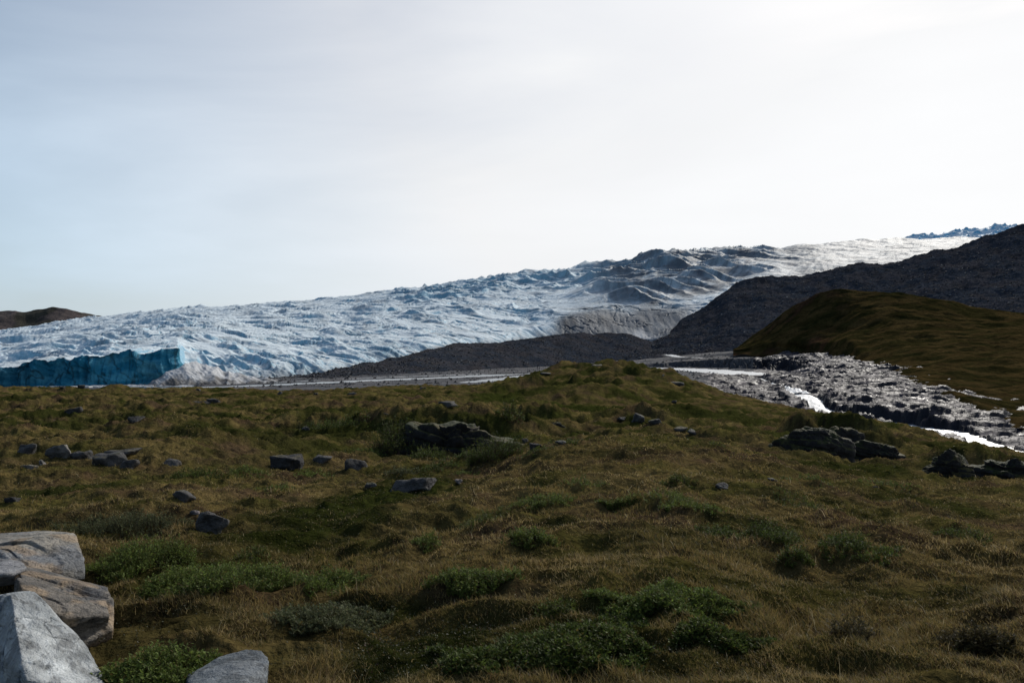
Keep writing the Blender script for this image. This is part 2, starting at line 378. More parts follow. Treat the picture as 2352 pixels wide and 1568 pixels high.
# ------------------------------------------------------------------ valley floor, gorge, river
VX = [-3500, 1300, 1450, 1550, 1640, 1700, 1780, 1850, 1960, 2100, 2220, 2300, 2380, 4600]
VD = [200, 250, 300, 325, 345, 365, 385, 430, 500, 600, 700, 850, 1000, 1200, 1500, 2200]
VT = {
 -3500: [25]*12 + [25, 25, 25, 25], 1300: [25]*12 + [25, 24, 22, 20],
 1450: [25.5]*11 + [24.5, 21, 16, 14, 14], 1550: [27, 27, 27, 27, 27, 27, 27, 26.5, 26, 25.4, 25, 23.5, 16, 12, 12, 12],
 1640: [33, 33, 33, 33, 33, 32, 31, 29, 27, 26, 25, 22.5, 9.5, 5, 5, 5],
 1700: [35, 35, 34, 34, 33, 33, 32, 30.5, 27, 25.6, 24.3, 20, 4.5, 3, 3, 3],
 1780: [36, 36, 35, 34, 34, 33.5, 33, 30, 26.5, 25, 22.5, 12, 0, 0, 0, 0],
 1850: [37, 36, 35, 34.5, 34, 33.5, 30, 27.5, 25, 22.5, 18, 6.5, 0, 0, 0, 0],
 1960: [38, 37, 36, 35.5, 33, 27, 25.5, 24, 22, 19, 13, 3, 0, 0, 0, 0],
 2100: [38, 37, 36.4, 35, 29, 26.5, 25.5, 24, 21.5, 18, 14, 5, 0, 0, 0, 0],
 2220: [38, 37.5, 35, 30, 28.5, 27.5, 27, 26.5, 26, 20, 12, 5, 0, 0, 0, 0],
 2300: [38, 37.6, 34, 31, 30, 29.5, 30, 31, 30, 22, 10, 5, 0, 0, 0, 0],
 2380: [38, 37, 34, 32, 32, 32, 32, 32, 30, 22, 10, 5, 0, 0, 0, 0],
 4600: [38, 37, 34, 31, 29, 27, 25, 20, 17, 14, 10, 5, 0, 0, 0, 0],
}
_vr = np.array([VT[x] for x in VX], float)
_vgx = np.arange(-3500, 4601, 10.0); _vgl = np.linspace(math.log(200), math.log(2200), 400)
_t = np.array([np.interp(_vgl, np.log(VD), r) for r in _vr])
_V = np.array([np.interp(_vgx, VX, _t[:, j]) for j in range(len(_vgl))]).T
_V = blur(blur(_V, 3, 0), 2, 1)
# rivers: list of (px, py, d, half width m); height follows the frame position
def onplane(px, py, hw, h=25.0): return (px, py, h * F / (py - YH), hw)
RIV = {
 'main': [onplane(330, 892, 7), onplane(520, 888, 8), onplane(620, 884.5, 9), onplane(760, 878, 10), onplane(900, 871.5, 12), onplane(1000, 868, 10), onplane(1130, 862, 15), onplane(1215, 857, 16), onplane(1330, 852, 16), (1440, 846, 925, 16), (1530, 845, 930, 18), (1600, 849, 880, 30), (1660, 854, 800, 32), (1700, 857, 765, 30), (1738, 862, 720, 16)],
 'side': [onplane(600, 880, 2.5), onplane(760, 872, 3), onplane(900, 866, 4), onplane(1040, 861, 5), onplane(1160, 858, 5), onplane(1260, 853.5, 5)],
 'near': [onplane(1060, 879, 4), onplane(1110, 875, 8), onplane(1170, 868, 9), onplane(1230, 860, 9)],
 'feeder': [(1500, 806, 1300, 3), (1530, 813, 1200, 4), (1560, 820, 1090, 5), (1650, 823, 1010, 5), (1760, 825, 930, 4)],
 'upper': [(1440, 832, 1060, 8), (1520, 833, 1045, 8), (1600, 836, 1010, 8)],
}
LOW = [(1735, 868, 690, 5), (1775, 884, 580, 1.6), (1812, 895, 500, 1.8), (1830, 900, 462, 3.4), (1854, 912, 438, 4.6), (1880, 936, 405, 4.6), (1905, 960, 380, 6), (1960, 968, 366, 6), (2030, 968, 358, 6), (2100, 984, 338, 6), (2190, 992, 322, 5.5), (2225, 1008, 303, 4.5), (2280, 1028, 281, 4.5), (2340, 1040, 266, 5), (2450, 1060, 245, 8)]
def polyw(pts): 
    return np.array([[*W(p[0], p[1], p[2]), p[3]] for p in pts])
def resample(Q, n):
    s = np.r_[0, np.cumsum(np.linalg.norm(np.diff(Q[:, :2], axis=0), axis=1))]
    t = np.linspace(0, s[-1], n); A = np.stack([np.interp(t, s, Q[:, k]) for k in range(Q.shape[1])], 1)
    k = np.ones(7) / 7
    for c in range(A.shape[1]):
        A[:, c] = np.convolve(np.pad(A[:, c], 3, mode='edge'), k, 'valid')
    return A
RIVW = {k: resample(polyw(v), 120) for k, v in RIV.items()}
LOWW = resample(polyw(LOW), 150)
def carve(X, Y, Z, Q, slope, depth=.7, lift=.15):
    x0, x1 = Q[:, 0].min() - 90, Q[:, 0].max() + 90; y0, y1 = Q[:, 1].min() - 90, Q[:, 1].max() + 90
    m_ = (X > x0) & (X < x1) & (Y > y0) & (Y < y1)
    xs_, ys_, zs_ = X[m_], Y[m_], Z[m_]
    best = np.full(xs_.shape, 1e9); bz = np.zeros_like(best); bw = np.zeros_like(best)
    for i in range(len(Q) - 1):
        a, b = Q[i], Q[i + 1]; dx, dy = b[0] - a[0], b[1] - a[1]; L2 = dx * dx + dy * dy + 1e-9
        t = np.clip(((xs_ - a[0]) * dx + (ys_ - a[1]) * dy) / L2, 0, 1)
        dd = np.hypot(xs_ - a[0] - t * dx, ys_ - a[1] - t * dy); u = dd < best
        best = np.where(u, dd, best); bz = np.where(u, a[2] + t * (b[2] - a[2]), bz); bw = np.where(u, a[3] + t * (b[3] - a[3]), bw)
    e = best - bw * (1 + .35 * noise2(xs_ / 14, ys_ / 14, 5) + .35 * noise2(xs_ / 4, ys_ / 4, 6))
    tgt = bz - depth + np.maximum(e, 0) * slope + np.maximum(e - 1.2 * bw, 0) * .8
    z2 = np.minimum(zs_, np.where(e < 0, bz - depth, tgt))
    z2 = np.where((e > .5) & (e < bw * .8 + 3), np.maximum(z2, bz + lift + .0 * e), z2)
    Z = Z.copy(); Z[m_] = z2
    return Z
vc = np.concatenate([np.arange(-3400, -300, 40), np.arange(-300, 1500, 4.5), np.arange(1500, 2480, 2.2), np.arange(2480, 4500, 40)])
vd = np.concatenate([np.linspace(205, 300, 50), np.linspace(301, 1000, 520), np.exp(np.linspace(math.log(1003), math.log(2150), 110))])
PXv, DV = np.meshgrid(vc, vd)
VXw = DV * (PXv - CX) / F
rockm = ss(1575, 1660, PXv + 30 * noise2(VXw / 30, DV / 30, 9)) * ss(1020, 900, DV) 
rockm = rockm * (1 - ss(700, 760, DV) * ss(1760, 1700, PXv))
vz = -tab(_V, _vgx, _vgl, PXv, np.log(DV))
# gravel bars and pebbly relief
vz = vz + (1 - rockm) * (fbm2(VXw / 40, DV / 40, 5, 14) * .5 + np.abs(noise2(VXw / 2.2, DV / 2.2, 19)) * .35 + .35)
# stepped, glacier-worn rock
fold = (VXw * .35 + DV * .9)
st_n = fbm2(VXw / 38, DV / 30, 5, 61)
tlt = VXw * .5 + DV * .12
led = fbm2(VXw / 24, DV / 8, 6, 63, .58) * 2.4 + ridge2(VXw / 30 + DV / 50, DV / 8, 4, 64) * .8 + st_n * 2.4
q_ = .9
stp = np.floor(led / q_) + ss(.6, 1.0, led / q_ - np.floor(led / q_))
vz = vz + rockm * (stp * q_ * .75 + led * .2 - .8 + fbm2(VXw / 3, DV / 2, 3, 65) * .10)
Zv = vz + Z0
for k, q in RIVW.items(): Zv = carve(VXw, DV, Zv, q, .06)
Zv = carve(VXw, DV, Zv, LOWW, 2.6, 1.0, 0.4)
# lagoon basin at the foot of the ice cliff
lag = ss(470, 440, PXv + 20 * noise2(VXw / 20, DV / 9, 3)) * ss(470, 500, DV) * ss(640, 600, DV)
Zv = np.where(lag > .5, Z0 - 26.0, Zv)
VP = np.stack([VXw, DV, Zv], -1)
vn = slope_of(VP)
gA = np.array([.060, .063, .070]); gB = np.array([.105, .10, .10])
vcol = lerp(gA, gB, ss(-.1, .5, fbm2(VXw / 30, DV / 22, 4, 15))[..., None])
sp = ss(.35, .6, noise2(VXw / 2.5, DV / 2.5, 99))[..., None]
vcol = lerp(vcol, np.array([.07, .065, .07]), sp * .7)
rc = lerp(np.array([.026, .025, .033]), np.array([.066, .055, .066]) + .04 * ss(520, 760, DV)[..., None], ss(-.3, .5, fbm2(VXw / 9, DV / 5, 5, 66))[..., None])
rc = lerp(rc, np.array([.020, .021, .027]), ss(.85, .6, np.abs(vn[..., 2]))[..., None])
vcol = lerp(vcol, rc, (rockm > .5)[..., None] * 1.0)
me_g = grid('gravel_plain', VP, M['gravel'], vcol)
me_g.data.materials.append(M['bedrock'])
rk = (rockm > .5); i_ = rk[:-1, :-1].reshape(-1).astype(np.int32)
me_g.data.polygons.foreach_set('material_index', i_)
def ribbon(name, Q, mat, extra=1.5, parent=None, wob=0, dz=0):
    T = np.gradient(Q[:, :2], axis=0); T /= np.linalg.norm(T, axis=1, keepdims=True) + 1e-9
    Nn = np.stack([-T[:, 1], T[:, 0]], 1); k = 15
    u = np.linspace(-1, 1, k)
    P = np.zeros((len(Q), k, 3))
    for j, s in enumerate(u):
        P[:, j, :2] = Q[:, :2] + Nn * (s * (Q[:, 3:4] * extra + 1.0)); P[:, j, 2] = Q[:, 2] + dz
    if wob: P[..., 2] += wob * (fbm2(P[..., 0] / 4, P[..., 1] / 4, 4, 7) + .4 * (1 - np.abs(u))[None])
    return grid(name, P, mat)
for k, q in RIVW.items():
    if k == 'main':
        ribbon('river', q[:75], M['river']); ribbon('river', q[74:], M['river_fast'])
    else: ribbon('river', q, M['river_fast' if k in ('feeder', 'upper') else 'river'])
ribbon('river', LOWW[:38], M['river_fast'], 1.2)
ribbon('river', LOWW[78:], M['river_fast'], 1.3, wob=.35)
tag(ribbon('waterfall', LOWW[36:80], M['foam'], 1.25, wob=1.5, dz=.3), 'white foaming waterfall in the dark rock gorge')
# lagoon
LP = np.array([[*W(x, y, 25.15 * F / (y - YH))] for y in (896, 872) for x in (-3000, -400, 100, 300, 470)]).reshape(2, 5, 3)
LP[..., 2] = Z0 - 25.15
grid('lagoon_water', LP, M['lagoon'])
# land sheet out to the horizon under everything
bx = np.linspace(-14000, 14000, 40); by = np.linspace(-6000, 16000, 40); XX, YY = np.meshgrid(bx, by)
ZZ = np.full_like(XX, Z0 - 48.0)
grid('terrain', np.stack([XX, YY, ZZ], -1), M['gravel'], np.full(XX.shape + (3,), .09))

# ------------------------------------------------------------------ lofted landforms
def keyrow(keys, xs, k=0):
    a = np.array(keys, float); return np.stack([np.interp(xs, a[:, 0], a[:, j]) for j in (1, 2)], 1)   # (y, d)
def loft(curves, xs, nrows, smooth=3, power=None):
    Ks = [keyrow(c, xs) for c in curves]
    rows = []
    for i in range(len(Ks) - 1):
        for t in np.linspace(0, 1, nrows[i], endpoint=(i == len(Ks) - 2)):
            tt = t if power is None else t ** power[i]
            y = lerp(Ks[i][:, 0], Ks[i + 1][:, 0], tt); d = lerp(Ks[i][:, 1], Ks[i + 1][:, 1], t)
            rows.append(np.stack([xs, y, d], 1))
    A = np.array(rows)
    if smooth:
        A[..., 1] = blur(A[..., 1], smooth, 1); A[..., 2] = blur(A[..., 2], smooth, 1)
    return A[..., 0], A[..., 1], A[..., 2]
def to_world(px, y, d):
    return np.stack([d * (px - CX) / F, d, Z0 - d * (y - YH) / F], -1)

# grassy hill on the right
foot = [(1684, 809, 955), (1700, 808, 950), (1830, 803, 905), (1960, 812, 770), (1990, 846, 690), (2040, 862, 590), (2100, 880, 480), (2180, 908, 410), (2250, 938, 365), (2320, 958, 335), (2400, 968, 325), (4400, 1050, 300)]
skirt = [(x, y + (30 if x > 1750 else 10), d - 16) for x, y, d in foot]
mid = [(1684, 807, 975), (1700, 800, 975), (1830, 752, 940), (1960, 752, 900), (2040, 770, 800), (2100, 790, 740), (2250, 820, 650), (2400, 830, 600), (4400, 900, 550)]
crest = [(1684, 806, 1010), (1695, 799, 1010), (1720, 775, 1000), (1760, 745, 990), (1810, 706, 980), (1850, 681, 975), (1900, 666, 970), (1950, 660, 965), (2030, 661, 960), (2100, 668, 950), (2180, 686, 930), (2250, 700, 915), (2352, 711, 900), (4400, 800, 860)]
back = [(x, y + 90, d + 260) for x, y, d in crest]
xs = np.concatenate([np.arange(1684, 2480, 3.0), np.arange(2480, 4400, 40)])
px, y, d = loft([skirt, foot, mid, crest, back], xs, [8, 130, 130, 40], 4)
d = lerp(d, blur(d, 30, 1), ss(0, 60, np.arange(len(d)) - 12)[:, None] * ss(1600, 1700, px)); y = lerp(y, blur(y, 6, 0), (ss(0, 40, np.arange(len(d)) - 12) )[:, None])
P = to_world(px, y, d); X, Y = P[..., 0], P[..., 1]
P[..., 2] += fbm2(X / 90, Y / 70, 5, 5) * 5 * .7 + fbm2(X / 18, Y / 12, 4, 6) * 1.1 + (1 - np.abs(noise2(X / 30 + Y / 80, Y / 18, 8)) * 2) * .4
nn_ = slope_of(P)
c = lerp(np.array([.056, .039, .015]), np.array([.031, .026, .009]), ss(-.2, .35, fbm2(X / 50, Y / 22, 5, 33))[..., None])
c = lerp(c, np.array([.048, .022, .017]), (ss(0, .5, fbm2(X / 70 + 5, Y / 60, 4, 34)) * ss(2000, 1850, px))[..., None] * .6)
c = lerp(c, np.array([.012, .014, .005]), (ss(.1, .5, fbm2(X / 25, Y / 10, 5, 35)))[..., None] * .7)
grid('hill', P, M['hill'], c)

# moraines
def moraine(name, curves, xs, nr, seed, amp=3.0, sm=3):
    px, y, d = loft(curves, xs, nr, sm)
    P = to_world(px, y, d); X, Y = P[..., 0], P[..., 1]
    P[..., 2] += fbm2(X / 60, Y / 60, 5, seed, .42) * amp + ridge2(X / 14, Y / 14, 4, seed + 3, .6) * amp * .2 + fbm2(X / 5, Y / 5, 3, seed + 5) * amp * .12
    g = fbm2((X - .5 * Y) / 16, (Y + .5 * X) / 90, 4, seed + 9)      # gullies
    P[..., 2] += g * amp * .5
    c = lerp(np.array([.033, .039, .050]), np.array([.047, .047, .054]), ss(-.3, .4, fbm2(X / 50, Y / 50, 4, seed + 1))[..., None])
    c = lerp(c, np.array([.048, .043, .042]), ss(.1, .5, fbm2(X / 26, Y / 26, 4, seed + 2))[..., None] * .5)
    sp = ss(.5, .66, noise2(X / 3.1, Y / 3.1, seed + 4))[..., None]
    c = lerp(c, np.array([.13, .125, .12]), sp * .35)
    grid(name, P, M['moraine'], c)
    return P
mc = [(300, 894, 520), (345, 886, 540), (400, 874, 570), (450, 872, 600), (600, 868, 640), (700, 862, 680), (760, 852, 720), (820, 842, 780), (860, 834, 830), (900, 824, 880), (950, 812, 930), (985, 803, 980), (1010, 797, 1010), (1045, 787, 1060), (1080, 790, 1090), (1140, 786, 1130), (1200, 779, 1170), (1240, 772, 1200), (1290, 768, 1240), (1340, 765, 1270), (1400, 762, 1300), (1440, 766, 1310), (1470, 776, 1320), (1500, 784, 1330), (1560, 790, 1340), (1640, 800, 1340)]
mf = [(300, 900, 500), (345, 893, 515), (400, 888, 530), (450, 884, 548), (600, 876, 590), (700, 871, 620), (850, 863, 690), (1000, 852, 800), (1150, 842, 940), (1300, 833, 1080), (1400, 829, 1150), (1500, 824, 1180), (1560, 820, 1200), (1640, 816, 1210)]
ms = [(x, y + 26, d - 20) for x, y, d in mf]
mb = [(x, y + 40, d + 130) for x, y, d in mc]
P_m1 = moraine('moraine_ridge', [ms, mf, mc, mb], np.arange(300, 1641, 2.2), [6, 170, 30], 101, 2.6, 4)
rcx = [(1440, 800, 1320), (1500, 786, 1340), (1520, 778, 1350), (1560, 742, 1400), (1600, 715, 1430), (1640, 690, 1450), (1670, 662, 1470), (1700, 645, 1490), (1740, 636, 1500), (1800, 634, 1500), (1860, 631, 1490), (1900, 622, 1480), (1940, 610, 1470), (1975, 603, 1470), (2030, 604, 1460), (2070, 598, 1450), (2120, 582, 1440), (2150, 575, 1440), (2200, 567, 1430), (2240, 549, 1425), (2290, 538, 1420), (2320, 526, 1420), (2345, 518, 1420), (2400, 505, 1420), (3000, 470, 1400), (4400, 560, 1300)]
rf = [(1440, 826, 1120), (1500, 822, 1150), (1560, 815, 1170), (1640, 812, 1150), (1700, 812, 1100), (1800, 800, 1060), (2000, 770, 1050), (2200, 740, 1020), (2352, 735, 1000), (4400, 900, 950)]
rs = [(x, y + 20, d - 30) for x, y, d in rf]
rb = [(x, y + 70, d + 150) for x, y, d in rcx]
P_m2 = moraine('moraine_slope', [rs, rf, rcx, rb], np.concatenate([np.arange(1440, 2480, 2.5), np.arange(2480, 4400, 40)]), [6, 240, 30], 151, 4.2, 3)

# ------------------------------------------------------------------ glacier
GL = {  # column: (d, y) from the foot to the skyline
 -3400: [(460, 900), (464, 905), (600, 890), (900, 870), (1300, 860), (1700, 850), (2200, 840)],
 -400: [(470, 895), (474, 852), (560, 838), (700, 822), (950, 806), (1400, 790), (2100, 775)],
 0:   [(488, 894), (491, 843), (580, 828), (720, 812), (950, 795), (1350, 776), (2000, 758)],
 120: [(502, 892), (505, 826), (590, 812), (720, 797), (950, 779), (1350, 758), (2000, 740)],
 200: [(512, 891), (515, 819), (600, 805), (730, 790), (950, 770), (1350, 748), (2000, 729)],
 300: [(528, 888), (531, 809), (610, 797), (740, 781), (950, 760), (1350, 735), (1950, 717)],
 408: [(548, 886), (551, 800), (630, 790), (750, 774), (950, 752), (1320, 726), (1900, 706)],
 424: [(540, 886), (575, 838), (640, 803), (750, 776), (950, 751), (1320, 725), (1900, 706)],
 480: [(525, 888), (562, 868), (640, 830), (720, 800), (880, 762), (1300, 726), (1900, 702)],
 560: [(545, 884), (585, 870), (670, 836), (760, 805), (930, 768), (1300, 728), (1900, 699)],
 600: [(560, 880), (600, 869), (700, 832), (800, 803), (950, 770), (1300, 727), (1900, 695)],
 720: [(610, 875), (680, 863), (790, 826), (900, 797), (1050, 765), (1350, 722), (1900, 684)],
 800: [(650, 870), (745, 851), (850, 822), (960, 793), (1120, 758), (1400, 716), (1900, 677)],
 900: [(720, 858), (860, 828), (950, 806), (1060, 777), (1220, 740), (1470, 700), (1900, 664)],
 1000:[(820, 840), (980, 803), (1080, 784), (1190, 756), (1330, 722), (1550, 688), (1900, 652)],
 1150:[(1000, 830), (1140, 788), (1240, 766), (1350, 740), (1480, 706), (1680, 668), (1950, 627)],
 1240:[(1200, 800), (1270, 776), (1350, 752), (1440, 726), (1560, 698), (1750, 660), (2000, 612)],
 1275:[(1220, 800), (1290, 774), (1360, 745), (1450, 715), (1570, 690), (1750, 658), (2000, 617)],
 1300:[(1240, 800), (1320, 776), (1385, 716), (1465, 699), (1580, 684), (1750, 656), (2000, 620)],
 1345:[(1255, 810), (1335, 776), (1412, 722), (1490, 694), (1590, 676), (1770, 650), (2020, 599)],
 1400:[(1280, 810), (1350, 776), (1432, 726), (1510, 690), (1600, 668), (1780, 640), (2050, 598)],
 1440:[(1285, 805), (1352, 776), (1440, 732), (1520, 688), (1610, 662), (1790, 634), (2050, 597)],
 1480:[(1290, 802), (1345, 784), (1432, 733), (1520, 688), (1620, 655), (1800, 620), (2050, 583)],
 1540:[(1300, 795), (1345, 778), (1435, 728), (1520, 688), (1640, 650), (1810, 615), (2050, 573)],
 1600:[(1360, 780), (1400, 740), (1460, 705), (1540, 680), (1660, 648), (1840, 610), (2080, 571)],
 1640:[(1400, 760), (1450, 712), (1500, 692), (1580, 668), (1700, 638), (1870, 604), (2100, 570)],
 1740:[(1480, 720), (1540, 660), (1610, 645), (1700, 625), (1830, 603), (1980, 586), (2200, 568)],
 1900:[(1560, 680), (1680, 630), (1780, 613), (1880, 601), (2020, 586), (2230, 571), (2500, 559)],
 2000:[(1620, 660), (1780, 612), (1880, 602), (2000, 591), (2200, 576), (2440, 562), (2700, 547)],
 2090:[(1700, 640), (1850, 600), (1960, 591), (2100, 581), (2300, 568), (2520, 558), (2800, 549)],
 2230:[(1800, 620), (1950, 585), (2080, 575), (2200, 566), (2400, 558), (2650, 551), (2900, 546)],
 2352:[(1900, 600), (2050, 570), (2180, 562), (2300, 556), (2500, 552), (2700, 548), (3000, 545)],
 4400:[(1900, 600), (2050, 570), (2180, 562), (2300, 556), (2500, 552), (2700, 548), (3000, 545)],
}
gk = sorted(GL); curves = []
for x in gk:
    if x >= 650: GL[x][0] = (GL[x][1][0] - 18 + (45 if x < 1280 else 0), GL[x][1][1] + 22)
for r in range(7): curves.append([(x, GL[x][r][1] + (9 if r == 1 and 650 < x < 1280 else 0), GL[x][r][0] + (45 if r == 1 and 650 < x < 1280 else 0)) for x in gk])
curves.append([(x, y + 45, d + 600) for x, y, d in curves[-1]])
xs = np.concatenate([np.arange(-3400, -300, 40), np.arange(-300, 2480, 1.9), np.arange(2480, 4400, 50)])
nr = [60, 70, 80, 80, 90, 110, 24]
px, y, d = loft(curves, xs, nr, 0)
# soften the joints between rows above the cliff brow, and between columns away from the corner
row0 = nr[0]
yb = blur(y[row0:], 7, 0); db = blur(d[row0:], 7, 0)
blend = ss(0, 24, np.arange(len(yb)))[:, None]
y[row0:] = lerp(y[row0:], yb, blend); d[row0:] = lerp(d[row0:], db, blend)
ybx = blur(y, 9, 1); dbx = blur(d, 9, 1)
yb2 = blur(y, 22, 1); db2 = blur(d, 22, 1); k2 = ss(1180, 1300, px); ybx = lerp(ybx, yb2, k2); dbx = lerp(dbx, db2, k2)
kx = ss(440, 500, px)
y = lerp(y, ybx, kx); d = lerp(d, dbx, kx)
rowp = np.repeat(np.arange(len(y))[:, None], y.shape[1], 1)
tt = np.interp(rowp, np.r_[0, np.cumsum(nr)], np.arange(8))     # 0..7 through the control rows
P = to_world(px, y, d); X, Y = P[..., 0].copy(), P[..., 1].copy()
cliff = ss(440, 405, px) * ss(1.05, .95, tt)
# cliff face: fluting and broken slabs, moved along the view
zz = P[..., 2]
fl = fbm2(X / 9, zz / 30, 5, 201) * 3.4 + np.abs(noise2(X / 4, zz / 16, 203)) * 2.2 + fbm2(X / 30, zz / 14 + X / 40, 4, 205) * 3.0
P[..., 1] += cliff * fl * ss(0, .2, tt)
P[..., 0] += np.exp(-((px - 413) / 16) ** 2) * ss(1.4, .9, tt) * (fbm2(zz / 7, X * 0 + 2.5, 4, 206) * 3.2 - ss(.1, .9, tt) * 1.5)
wx = X + 14 * noise2(X / 60, Y / 60, 211); wy = Y + 14 * noise2(X / 60, Y / 60, 212)
left = ss(1350, 1150, px)
ser = ss(820, 980, px) * ss(1900, 1600, px) * ss(4.3, 5.3, tt)            # broken blue ice under the skyline
fold = ss(1180, 1330, px) * ss(1950, 1680, px) * ss(2.4, 3.4, tt) * ss(6.9, 6.3, tt)
smooth_r = ss(1600, 1880, px)
crv = ss(400, 470, px) * ss(800, 650, px) * ss(3.2, 2.2, tt) * ss(0.2, 1.0, tt)
body = ss(.95, 1.5, tt + .0 * px)
body = np.where(px > 450, ss(.2, 1.3, tt), body)
rough = fbm2(wx / 90, wy / 60, 4, 220) * 5 + ridge2(wx / 150 - wy / 200, wy / 36 + wx / 160, 5, 222, .52) * 2.3 + fbm2(wx / 26, wy / 14, 4, 221, .6) * 1.0 + fbm2(wx / 8, wy / 6, 4, 223, .6) * .45 + (1 - np.abs(noise2(wx / 26 + wy / 30, wy / 9, 227)) * 2) * .45
dip = ss(.35, .7, noise2(wx / 34, wy / 16, 229)) * -4.0
serac = ridge2(wx / 110 + wy / 160, wy / 50 - wx / 160, 4, 231, .42) * 10 - 7
Cc = W(1478, 778, 1335)
rdx = X + 10 * noise2(X / 90, Y / 90, 244) - Cc[0]; rdy = Y + 14 * noise2(X / 80, Y / 80, 245) - Cc[1]
rr_ = np.hypot(rdx, rdy * .75); th_ = np.arctan2(rdy, rdx)
folds = ridge2(th_ * .62 + .2, rr_ / 74 + .22 * fbm2(X / 90, Y / 90, 3, 246), 3, 241, .30) * 17 * (.45 + .9 * ss(-.3, .5, noise2(X / 150, Y / 120, 242))) - 9
foldf = fbm2((wx + wy * .6) / 60, (wy - wx * .6) / 12, 4, 243) * 1.2
sm = fbm2(wx / 120, wy / 90, 4, 251, .4) * 7 + ridge2(wx / 110, wy / 40, 3, 253, .4) * 1.6 + fbm2((wx - wy * .5) / 14, (wy + wx) / 80, 3, 255) * .8
steepfront = ss(1255, 1300, px) * ss(1640, 1560, px) * ss(2.6, 2.1, tt)
cv = ridge2((wx + .9 * wy) / 34, (wy - wx) / 110, 3, 261) * 5 - 4
rgh = (rough * lerp(.45, 1.45, ss(-.35, .4, fbm2(wx / 130, wy / 90, 3, 226))) - 1.5 + dip) * (1 - smooth_r) * (1 - .85 * fold) * (1 - .93 * steepfront) * (1 - .35 * crv) * lerp(1, .55, ss(860, 1000, px) * ss(3, 2, tt))
cre = ss(.90, .985, 1 - np.abs(fbm2((wx + wy * .4) / 42, (wy - wx * .3) / 26, 3, 236)) * 1.25) * ss(-.1, .3, noise2(wx / 80, wy / 60, 237))
cre2 = ss(.93, .99, 1 - np.abs(fbm2((wx - wy * .6) / 60, (wy + wx * .5) / 15, 3, 238)) * 1.2) * ss(-.15, .25, noise2(wx / 60, wy / 45, 239))
cre = np.maximum(cre, cre2 * .7)
P[..., 2] -= body * cre * 2.6 * (1 - fold) * (1 - smooth_r)
P[..., 2] += body * (rgh + serac * ser * .8 * ss(6.9, 5.6, tt) + (folds + foldf) * fold * .9 * lerp(1, .5, ss(6.0, 7.0, tt)) + sm * smooth_r + cv * crv)
# gullies down the steep front
gl_ = fbm2(X / 9, Y / 60, 4, 271) * .5 + fbm2(X / 75 + Y / 90, Y / 90, 2, 273) * 1.6
P[..., 2] += steepfront * gl_ * ss(.3, 1.0, tt)
P[..., 2] += ss(440, 405, px) * np.where(tt > .97, 1, tt) * (fbm2(X / 12, Y / 200, 5, 275, .6) * 2.3) * ss(1.6, 1.1, tt)
n_ = slope_of(P); up = np.abs(n_[..., 2])
facing = -n_[..., 1] * np.sign(n_[..., 2])
white = np.array([.70, .785, .82]); blue = np.array([.18, .42, .58]); deep = np.array([.014, .17, .28]); grey = np.array([.215, .24, .265]); dark = np.array([.060, .072, .088])
c = np.broadcast_to(white, P.shape).copy()
bl = ss(.90, .62, up) * (1 - smooth_r) * (1 - .55 * fold)
c = lerp(c, blue, (bl * .85)[..., None])
c = lerp(c, blue * .8, (ser * ss(.95, .7, up) * ss(1650, 1500, px) * .6)[..., None])
dirt_shade = ss(.05, .5, fbm2(wx / 60, wy / 35, 5, 281)) * .35
dirt_shade = np.maximum(dirt_shade, ss(1.9, 1.0, tt + .25 * fbm2(wx / 25, wy / 25, 4, 283)) * ss(430, 520, px) * .85)
dirt_shade = np.maximum(dirt_shade, fold * ss(1280, 1450, px) * (.6 + .5 * fbm2((wx + wy * .5) / 70, (wy - wx * .4) / 30, 4, 285)))
dirt_shade = np.maximum(dirt_shade, steepfront * .9)  # steep front greyed along with the dirt, as painted shade
dirt_shade = np.maximum(dirt_shade, smooth_r * (.95 + .3 * fbm2(wx / 80, wy / 30, 4, 287)))
c = lerp(c, grey, np.clip(dirt_shade, 0, 1)[..., None])
c = lerp(c, np.array([.20, .30, .36]), (cre * body * .75)[..., None])
bnd = ss(-.05, .35, fbm2(th_ * 2.6, rr_ / 58, 4, 248)) * ss(1330, 1480, px) * fold * ss(6.6, 5.4, tt)
c = lerp(c, np.array([.085, .105, .13]), (bnd * .8)[..., None])
rad = ss(.5, .95, 1 - np.abs(fbm2(th_ * 14, rr_ / 260, 4, 247)) * 1.3)
c = lerp(c, dark * 1.4, (fold * ss(1300, 1450, px) * rad * .45)[..., None])
# silt bands
band = ss(.80, .97, 1 - np.abs(noise2((wx + wy * .55) / 50, (wy - wx * .35) / 10, 291)) * 1.6) * ss(.0, .3, noise2(wx / 70, wy / 50, 292))
c = lerp(c, dark * 1.6, (band * .6 * np.clip(.35 + fold + smooth_r, 0, 1))[..., None])
foot_ = ss(1.2, .5, tt + .3 * fbm2(wx / 18, wy / 18, 4, 293)) * ss(425, 470, px) * ss(1200, 900, px)
c = lerp(c, dark * 1.3, (foot_ * .95)[..., None])
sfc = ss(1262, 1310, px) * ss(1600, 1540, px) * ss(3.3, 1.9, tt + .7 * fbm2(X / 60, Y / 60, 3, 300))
front_shade = np.clip(sfc * (.55 + .6 * ss(.96, .80, blur(up, 6, 1))), 0, 1)
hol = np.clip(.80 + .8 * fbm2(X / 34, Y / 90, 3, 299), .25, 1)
c = lerp(c, lerp(np.array([.105, .130, .160]), np.array([.018, .036, .060]), hol[..., None]), front_shade[..., None])  # shade of the front hollows painted in as dark blue-grey
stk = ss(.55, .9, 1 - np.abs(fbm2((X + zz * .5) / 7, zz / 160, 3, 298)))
c = lerp(c, np.array([.19, .22, .25]), (front_shade * stk * .35)[..., None])
tipw = steepfront * np.exp(-((px - 1468) / (12 + 24 * ss(1.5, .9, tt))) ** 2) * ss(1.7, 1.2, tt)
